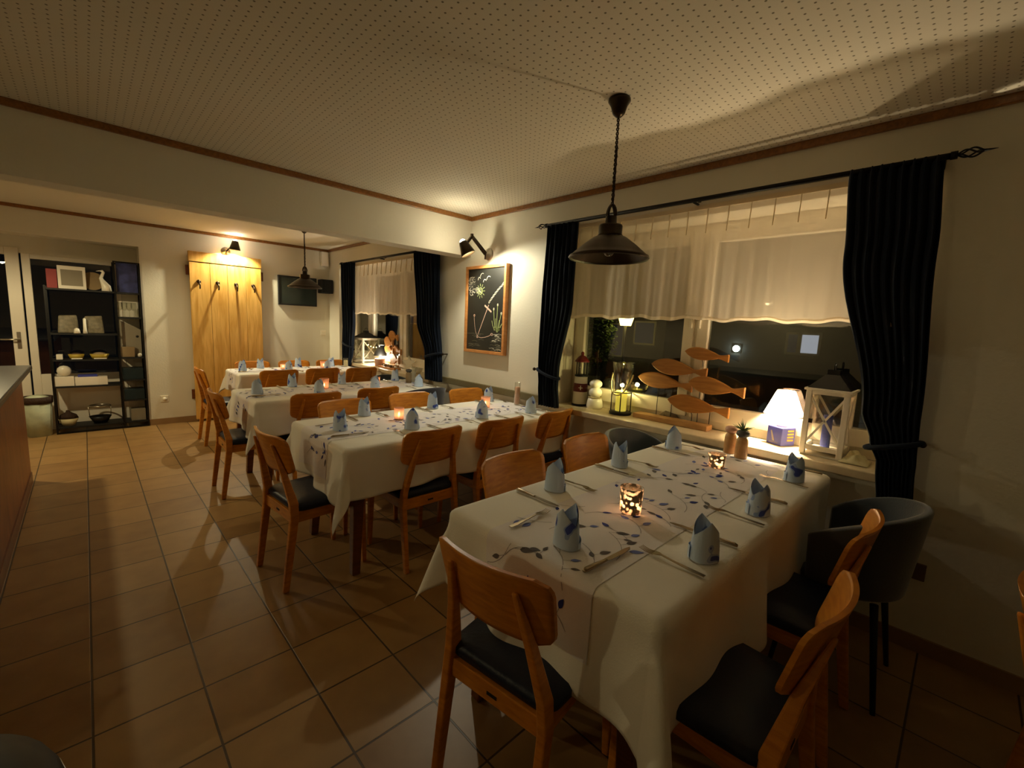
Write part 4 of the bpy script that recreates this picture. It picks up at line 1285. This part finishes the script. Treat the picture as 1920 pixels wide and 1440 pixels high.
def lantern(label, x, y, rz, w, h, candle=True, cm='blue_wax', roof=True):
    T = thing('wooden_lantern', label, 'lantern', (x, y, SZ), rz)
    a = w / 2; b = MB()
    b.box(-a - .008, a + .008, -a - .008, a + .008, .0, .008)
    for sx in (-1, 1):
        for sy in (-1, 1):
            b.box(sx * a - .013, sx * a + .013, sy * a - .013, sy * a + .013, .008, h)
    for z0, z1 in ((.03, .055), (h - .02, h)):
        b.box(-a, a, -a - .010, -a + .010, z0, z1); b.box(-a, a, a - .010, a + .010, z0, z1)
        b.box(-a - .010, -a + .010, -a, a, z0, z1); b.box(a - .010, a + .010, -a, a, z0, z1)
    b.box(-a - .022, a + .022, -a - .022, a + .022, h, h + .012)
    b.box(-a, a, -a, a, .028, .034)
    b.build('frame', 'white_paint', T, bevel=.002)
    x_ = MB()
    for s in (-1, 1):
        x_.bar((-a, s * a, .055), (a, s * a, h - .02), .010, .010, .012, .012, up=(0, 1, 0)); x_.bar((a, s * a, .055), (-a, s * a, h - .02), .010, .010, .012, .012, up=(0, 1, 0))
        x_.bar((s * a, -a, .055), (s * a, a, h - .02), .010, .010, .012, .012, up=(1, 0, 0)); x_.bar((s * a, a, .055), (s * a, -a, h - .02), .010, .010, .012, .012, up=(1, 0, 0))
    x_.build('cross_bars', 'white_paint', T)
    g = MB()
    for s in (-1, 1): g.box(-a, a, s * (a - .012) - .001, s * (a - .012) + .001, .05, h - .02)
    for s in (-1, 1): g.box(s * (a - .012) - .001, s * (a - .012) + .001, -a, a, .05, h - .02)
    g.build('glass', 'clear', T)
    MB().box(-a - .012, -a - .004, a - .03, a + .004, h * .5, h * .5 + .022).build('latch', 'bronze', T)
    r = MB(); q = a + .012
    r.add([(-q, -q, h + .012), (q, -q, h + .012), (q, q, h + .012), (-q, q, h + .012), (-.03, -.03, h + .085), (.03, -.03, h + .085), (.03, .03, h + .085), (-.03, .03, h + .085)],
          [(3, 2, 1, 0), (4, 5, 6, 7), (0, 1, 5, 4), (1, 2, 6, 5), (2, 3, 7, 6), (3, 0, 4, 7)])
    r.box(-.028, .028, -.028, .028, h + .085, h + .11)
    r.tube([(.02 * cos(t), 0, h + .125 + .02 * sin(t)) for t in [2 * pi * k / 16 for k in range(17)]], .003, 6)
    r.build('roof', 'black_metal', T, bevel=.003)
    if candle:
        MB().lathe([(.001, .035), (.022, .035), (.022, .215), (.001, .212)], n=20).build('candle', cm, T)
    return T
lantern('white wooden lantern with dark metal roof and blue candle, right end of the large sill', 2.848, .490, 0, .165, .35)
T = thing('linen_bow', 'crumpled cream cloth lying between the white lantern and the long curtain', 'cloth', (2.80, .345, SZ))
mb = MB()
mb.grid(lambda u, v: (-.07 + .14 * u, -.06 + .12 * v, .004 + .05 * sin(pi * u) * sin(pi * v) * (1 + .7 * noise.noise(Vector((u * 5, v * 5, 2))))), 24, 20)
mb.build('cloth', 'linen_gold', T, solid=.003)

# ------------------------------------------------------------------ things on the rear sill
lantern('white wooden lantern with crossed bars and dark roof on the rear sill', 2.84, 5.93, radians(6), .24, .34, False)
T = table_lamp('small lit lamp with dark conical shade on the rear sill behind the pot', 2.88, 5.56, 0, 'sill2', sr=.10, dark=True)
T = thing('candle_pot', 'lit candle in a wide beige ribbed pot on the rear sill', 'candle', (2.80, 5.44, SZ))
MB().lathe([(.001, 0), (.060, 0), (.066, .01), (.068, .10), (.062, .10), (.060, .07), (.001, .07)], n=32).build('pot', 'pink_ceramic', T)
MB().lathe([(.001, .075), (.006, .085), (.001, .11)], n=8).build('flame', 'flame', T)
lamp_light('pot_candle_light', (0, 0, .13), 'sill2', .25, .02, T)
fish_school('school of wooden fish on rods on the rear sill', 2.87, 5.30, [(.02, -.20, .42, .13, 0), (.10, -.12, .34, .13, -.02), (.13, -.10, .24, .12, 0), (-.02, -.26, .24, .12, .015), (-.02, -.26, .13, .14, -.01)], -.16, .16)
T = thing('wooden_tray', 'small wooden tray of pebbles and shells on the rear sill', 'tray', (2.775, 5.15, SZ))
MB().box(-.05, .05, -.22, .20, 0, .020).build('board', 'frame_wood', T, bevel=.005)
r = random.Random(9)
for k in range(12):
    rr = r.uniform(.012, .024)
    MB().sphere((r.uniform(-.03, .03), -.19 + k * .034, .020 + rr * .7), rr, 10, (1, 1.1, .75)).build('pebble', ['white_cer', 'stone_grey', 'tan', 'driftwood'][k % 4], T)
T = thing('starfish_figure', 'pale paper star decoration standing on the rear sill', 'ornament', (2.86, 4.80, SZ), .5)
star = []
for k in range(10):
    a = pi / 2 + k * pi / 5; rr = .10 if k % 2 == 0 else .045; star.append((rr * cos(a), .095 + rr * sin(a)))
MB().prism(star, 'x', -.012, .012).build('star', 'white_cer', T, bevel=.004)
T = thing('white_bowl', 'white bowl with pale shells beside the curtain on the rear sill', 'bowl', (2.80, 4.52, SZ))
g = MB(); g.lathe([(.001, 0), (.035, 0), (.06, .03), (.075, .07), (.071, .07), (.056, .034), (.03, .008), (.001, .008)], n=32); g.build('bowl', 'white_cer', T)
for k in range(5): MB().sphere((.03 * cos(k * 1.3), .03 * sin(k * 1.3), .055), .022, 10, (1, 1, .7)).build('shell', 'linen_gold', T)
# fairy lights string between lantern and fish
T = thing('fairy_lights', 'short string of warm fairy lights between white lantern and wooden fish', 'string lights', (2.80, 5.62, 1.06))
pts = [(0, .16 - .04 * k, -.012 * sin(pi * k / 8) * 2) for k in range(9)]
MB().tube(pts, .0015, 5).build('wire', 'black_metal', T)
for p in pts[::2]: MB().sphere(p, .006, 8).build('bulb', 'spark', T)

# ------------------------------------------------------------------ shelf in the niche
T = thing('display_shelf', 'tall black open shelf unit standing in the niche', 'shelf', (.09, 6.985, 0))
X0, XM, X1, Y0, Y1 = -.385, .175, .395, -.13, .13
p = MB()
for x in (X0, XM, X1):
    for y in (Y0, Y1):
        hh = 1.94 if x != X0 else 1.62
        p.box(x - .008, x + .008, y - .008, y + .008, 0, hh)
p.box(X0, X1, Y0 - .006, Y0 + .006, .0, .02); p.box(XM, X1, Y1 - .005, Y1 + .005, 1.92, 1.94); p.box(XM, X1, Y0 - .005, Y0 + .005, 1.925, 1.94)
p.build('post_frame', 'black_metal', T)
LZ = [.075, .53, .825, 1.115, 1.595]; RZ = [.075, .34, .58, .845, 1.31, 1.595]
for z in LZ: MB().box(X0, XM - .009, Y0, Y1, z - .018, z).build('shelf_board', 'black', T)
for z in RZ: MB().box(XM + .009, X1, Y0, Y1, z - .018, z).build('shelf_board', 'black', T)
SY = 6.93
def boxthing(name, label, cat, x0, x1, z, h, m, y=SY, d=.10, part='body', rz=0, group=None):
    T = thing(name, label, cat, ((x0 + x1) / 2, y, z + .0005), rz, group)
    w = (x1 - x0) / 2
    MB().box(-w, w, -d / 2, d / 2, 0, h).build(part, m, T, bevel=.003); return T
boxthing('gift_box', 'dusty pink box at the left of the top shelf', 'box', -.275, -.195, 1.595, .20, 'pink_box')
T = boxthing('photo_frame', 'white picture frame with dark grey photo on the top shelf', 'picture frame', -.19, .03, 1.595, .245, 'white_paint', d=.02, y=6.90)
MB().box(-.085, .085, -.0115, -.010, .035, .205).build('photo', 'greycard', T)
T = thing('ceramic_dish', 'round brown-beige ceramic dish standing beside the white frame', 'dish', (.085, 6.96, 1.5955))
MB().lathe([(.001, 0), (.095, .004), (.10, .02), (.09, .012), (.001, .012)], c=(0, 0, .10), n=32, M3=Matrix(((1, 0, 0), (0, .2, -1), (0, 1, .2)))).build('dish', 'tan', T)
T = thing('bird_figure', 'white long-necked bird figure on the top shelf', 'figurine', (.165, 6.90, 1.5955))
MB().tube([(.03, 0, .0), (.028, 0, .05), (.005, 0, .10), (-.012, 0, .14), (.002, 0, .18), (.012, 0, .205), (0, 0, .222), (-.02, 0, .222)], [.045, .042, .026, .017, .015, .015, .014, .004], 14).build('body', 'white_cer', T)
MB().tube([(-.018, 0, .222), (-.05, 0, .214)], [.006, .001], 8).build('beak', 'white_cer', T)
boxthing('picture_calendar', 'dark blue picture panel of a night harbour, top right of the shelf', 'picture', .285, .47, 1.595, .335, 'blue_photo', d=.02, y=6.90, part='print')
for k, (a, b, m) in enumerate(((-.225, -.055, 'wrap_grey'), (-.02, .15, 'wrap_grey'))):
    T = thing('gift_bag', ['clear-wrapped beige gift bag, left of two on the second shelf', 'clear-wrapped grey gift bag, right of two on the second shelf'][k], 'gift bag', ((a + b) / 2, SY, 1.1155), 0, 'wrapped gift bags')
    w = (b - a) / 2
    bg = MB(); bg.add([(-w, -.05, 0), (w, -.05, 0), (w, .05, 0), (-w, .05, 0), (-w * .85, -.012, .19), (w * .85, -.012, .20), (w * .85, .012, .20), (-w * .85, .012, .19)], [(3, 2, 1, 0), (4, 5, 6, 7), (0, 1, 5, 4), (1, 2, 6, 5), (2, 3, 7, 6), (3, 0, 4, 7)])
    bg.build('bag', m, T, bevel=.012)
    MB().lathe([(.001, 0), (.02, 0), (.014, .05), (.012, .16), (.001, .17)] if k else [(.001, 0), (.03, 0), (.02, .05), (.001, .06)], c=((w - .02) if not k else -w + .01, -.06, 0), n=16).build('white_bottle', 'white_cer', T)
for k in range(4):
    T = thing('wine_glass', ['leftmost', 'second', 'third', 'rightmost'][k] + ' of four wine glasses on the right shelf bay', 'glass', (.295 + .042 * k, 6.91 + .03 * (k % 2), 1.3105), 0, 'wine glasses')
    g = MB(); g.capb = g.capt = False
    g.lathe([(.001, .001), (.026, .001), (.004, .006), (.003, .07), (.02, .085), (.028, .12), (.024, .17), (.022, .17), (.026, .12), (.018, .088), (.001, .078)], n=20)
    g.build('goblet', 'clear', T, recalc=False)
boxthing('white_mug', 'small white square mug at the left of the third shelf', 'mug', -.255, -.205, .825, .055, 'white_cer')
for k, (a, b) in enumerate(((-.165, -.03), (.01, .175))):
    T = thing('bread_basket', ['left', 'right'][k] + ' of two mustard and brown oval baskets on the third shelf', 'basket', ((a + b) / 2, SY, .8255), 0, 'mustard baskets')
    w = (b - a) / 2
    g = MB(); g.lathe([(.001, 0), (w * .75, 0), (w, .055), (w * .93, .055), (w * .7, .01), (.001, .01)], n=28, sy=.7); g.build('basket', 'yellow', T)
    MB().sphere((0, 0, .04), w * .8, 16, (1, .65, .55)).build('filling', 'brown' if k == 0 else 'tan', T)
    MB().box(-w * .6, w * .7, -w * .72, -w * .70, .002, .014).build('price_strip', 'white_cer', T)
T = thing('ring_binder', 'grey slanted magazine file with a round hole on the right shelf bay', 'magazine file', (.385, 6.97, .8455))
o = MB(); o.prism([(-.10, 0), (.085, 0), (.085, .32), (-.10, .43)], 'y', -.05, .05); o.build('file', 'greycard', T, bevel=.003)
MB().lathe([(.001, 0), (.014, 0), (.014, .001), (.001, .001)], c=(.05, -.051, .24), n=20, M3=Matrix(((1, 0, 0), (0, 0, -1), (0, 1, 0)))).build('finger_hole', 'black', T)
boxthing('card_box', 'low tan cardboard box before the grey magazine file', 'box', .215 + .06, .40, .845, .12, 'tan', y=6.885, d=.03)
T = thing('cream_jar', 'small cream jar at the right end of the third shelf', 'jar', (.445, 6.885, .8455))
MB().lathe([(.001, 0), (.018, 0), (.020, .03), (.012, .04), (.001, .042)], n=18).build('jar', 'white_cer', T)
boxthing('white_carton', 'long white carton on the fourth shelf', 'box', -.285, -.13, .53, .105, 'white_paint', y=6.92)
boxthing('white_carton', 'white carton with blue lid strip on the fourth shelf', 'box', -.125, .145, .53, .095, 'white_paint', y=6.92)
boxthing('blue_folder', 'flat blue folder lying on the right white carton', 'folder', -.10, .06, .626, .02, 'blue_wax', y=6.93)
T = thing('paper_bag', 'small crumpled white paper bag on the left white carton', 'bag', (-.205, 6.92, .6365))
b_ = MB(); b_.sphere((0, 0, .06), .06, 12, (1, .7, 1)); b_.build('bag', 'white_cer', T)
for k, (xx, rr, m, lb) in enumerate(((-.205, .085, 'linen_gold', 'cream lidded bowl at the left of the bottom shelf'), (.06, .10, 'black_metal', 'wide dark metal dish on the bottom shelf'))):
    T = thing('serving_bowl', lb, 'bowl', (xx, 6.96, .0755))
    g = MB(); g.lathe([(.001, 0), (rr * .6, 0), (rr, .08), (rr * .95, .08), (rr * .55, .01), (.001, .01)], n=28, sy=.9); g.build('bowl', m, T)
    if k == 0: MB().lathe([(rr, .08), (rr * .8, .12), (.02, .15), (.015, .17), (.001, .175)], n=28, sy=.9).build('lid', 'wicker', T)
    else: MB().lathe([(rr * .95, .19), (rr * 1.02, .20), (rr * .9, .21), (rr * .9, .19)], n=28, sy=.9, closed=True).tube([(rr * .9, 0, .08), (rr * .98, 0, .2)], .004).tube([(-rr * .9, 0, .08), (-rr * .98, 0, .2)], .004).build('ring_stand', 'chrome', T)
boxthing('teal_crate', 'dark teal storage box on the right bay, upper of two', 'box', .28, .465, .58, .13, 'teal', y=6.96, d=.2)
boxthing('teal_crate', 'dark teal storage box on the right bay, lower of two', 'box', .28, .465, .34, .12, 'teal', y=6.96, d=.2)
boxthing('grey_box', 'grey box at the bottom of the right shelf bay', 'box', .33, .465, .075, .14, 'greycard', y=6.96, d=.15)
T = thing('laundry_basket', 'dark rimmed basket filled with pale cloths on the floor left of the shelf', 'basket', (-.43, 6.90, 0))
MB().lathe([(.001, 0), (.095, 0), (.115, .40), (.108, .40), (.09, .01), (.001, .01)], n=32).build('basket', 'mint_cloth', T)
MB().lathe([(.108, .36), (.122, .36), (.124, .43), (.108, .43)], n=32, closed=True).build('rim', 'wicker', T)
MB().sphere((0, 0, .40), .105, 18, (1, 1, .45)).build('cloths', 'mint_cloth', T)

# ------------------------------------------------------------------ outside in the night
GZ = -.5
struct('ground_outside', MB().box(WX + WT, 40, -30, 60, GZ - .1, GZ), 'asphalt')
def house(label, x, y0, y1, z1, roof, wins):
    T = thing('house', label, 'house', (x, (y0 + y1) / 2, GZ))
    hw = (y1 - y0) / 2
    MB().box(0, 6, -hw, hw, 0, z1 - GZ).build('wall', 'facade', T)
    r = MB(); zz = z1 - GZ
    r.add([(-.4, -hw - .3, zz), (6.4, -hw - .3, zz), (6.4, hw + .3, zz), (-.4, hw + .3, zz), (3, -hw - .3, zz + roof), (3, hw + .3, zz + roof)], [(0, 4, 5, 3), (1, 2, 5, 4), (0, 1, 4), (3, 5, 2), (0, 3, 2, 1)])
    r.build('roof', 'roof', T)
    yc = (y0 + y1) / 2
    for (a, b, c_, d_, m) in wins:
        f = MB().box(-.03, .0, a - yc - .06, b - yc + .06, c_ - GZ - .06, d_ - GZ + .06).build('window', 'white_paint', T)
        MB().box(-.035, -.031, a - yc, b - yc, c_ - GZ, d_ - GZ).build('pane', m, f)
    return T
house('dark house across the street seen through the right pane', 13, .2, 6.0, 3.4, 2.0, [(2.65, 3.0, 1.05, 1.5, 'winlit'), (3.1, 3.3, 1.05, 1.5, 'windim'), (4.9, 5.2, 1.9, 2.3, 'windim'), (1.4, 1.9, 1.9, 2.4, 'windim')])
house('dark house across the street seen through the left pane', 14, 7.2, 13.5, 3.2, 1.8, [(7.6, 8.3, 1.0, 1.7, 'windim'), (8.8, 9.3, .5, 1.6, 'windim')])
house('dark house behind the rear window', 12, 16, 26, 3.6, 2.0, [(19, 20, 1.3, 2.3, 'windim')])
T = thing('street_lamp', 'lit street lantern beyond the left pane', 'street lamp', (11.5, 7.17, GZ))
MB().tube([(0, 0, 0), (0, 0, 2.05)], .035, 10).build('post', 'black_metal', T)
g = MB(); g.add([(-.11, -.11, 2.05), (.11, -.11, 2.05), (.11, .11, 2.05), (-.11, .11, 2.05), (-.17, -.17, 2.33), (.17, -.17, 2.33), (.17, .17, 2.33), (-.17, .17, 2.33)], [(3, 2, 1, 0), (4, 5, 6, 7), (0, 1, 5, 4), (1, 2, 6, 5), (2, 3, 7, 6), (3, 0, 4, 7)])
g.build('lamp_glass', 'street', T)
MB().lathe([(.001, 2.33), (.22, 2.33), (.14, 2.42), (.03, 2.48), (.001, 2.52)], n=16).build('cap', 'black_metal', T)
lamp_light('street_light', (-.35, 0, 2.2), None, 3.5, .12, T, (1, .82, .35))
T = thing('shrub', 'green shrub lit by the street lantern', 'shrub', (11.0, 7.75, GZ))
b = MB(); r = random.Random(2)
for k in range(900):
    a, e, q = r.uniform(0, 2 * pi), r.uniform(-1, 1), r.uniform(.6, 1) 
    p = Vector((.55 * q * cos(a) * sqrt(1 - e * e), .6 * q * sin(a) * sqrt(1 - e * e), 1.55 + .85 * q * e)); d = Vector((r.uniform(-1, 1), r.uniform(-1, 1), r.uniform(-1, 1))).normalized(); u = d.orthogonal().normalized() * .03; d *= .06
    b.add([p - u, p + d, p + u, p - d], [(0, 1, 2, 3)])
b.build('foliage', 'bush', T, recalc=False)
MB().tube([(0, 0, 0), (.03, 0, 1.3)], [.05, .03], 8).build('trunk', 'driftwood', T)
T = thing('floodlight', 'white floodlight on the facade beyond the right pane', 'floodlight', (12.95, 4.53, 1.05))
MB().sphere((0, 0, 0), .09, 14).build('lens', 'flood', T); MB().box(.03, .05, -.12, .12, -.1, .12).build('housing', 'black_metal', T)
lamp_light('flood_light', (-.25, 0, 0), None, .35, .05, T, (.8, 1, .92))
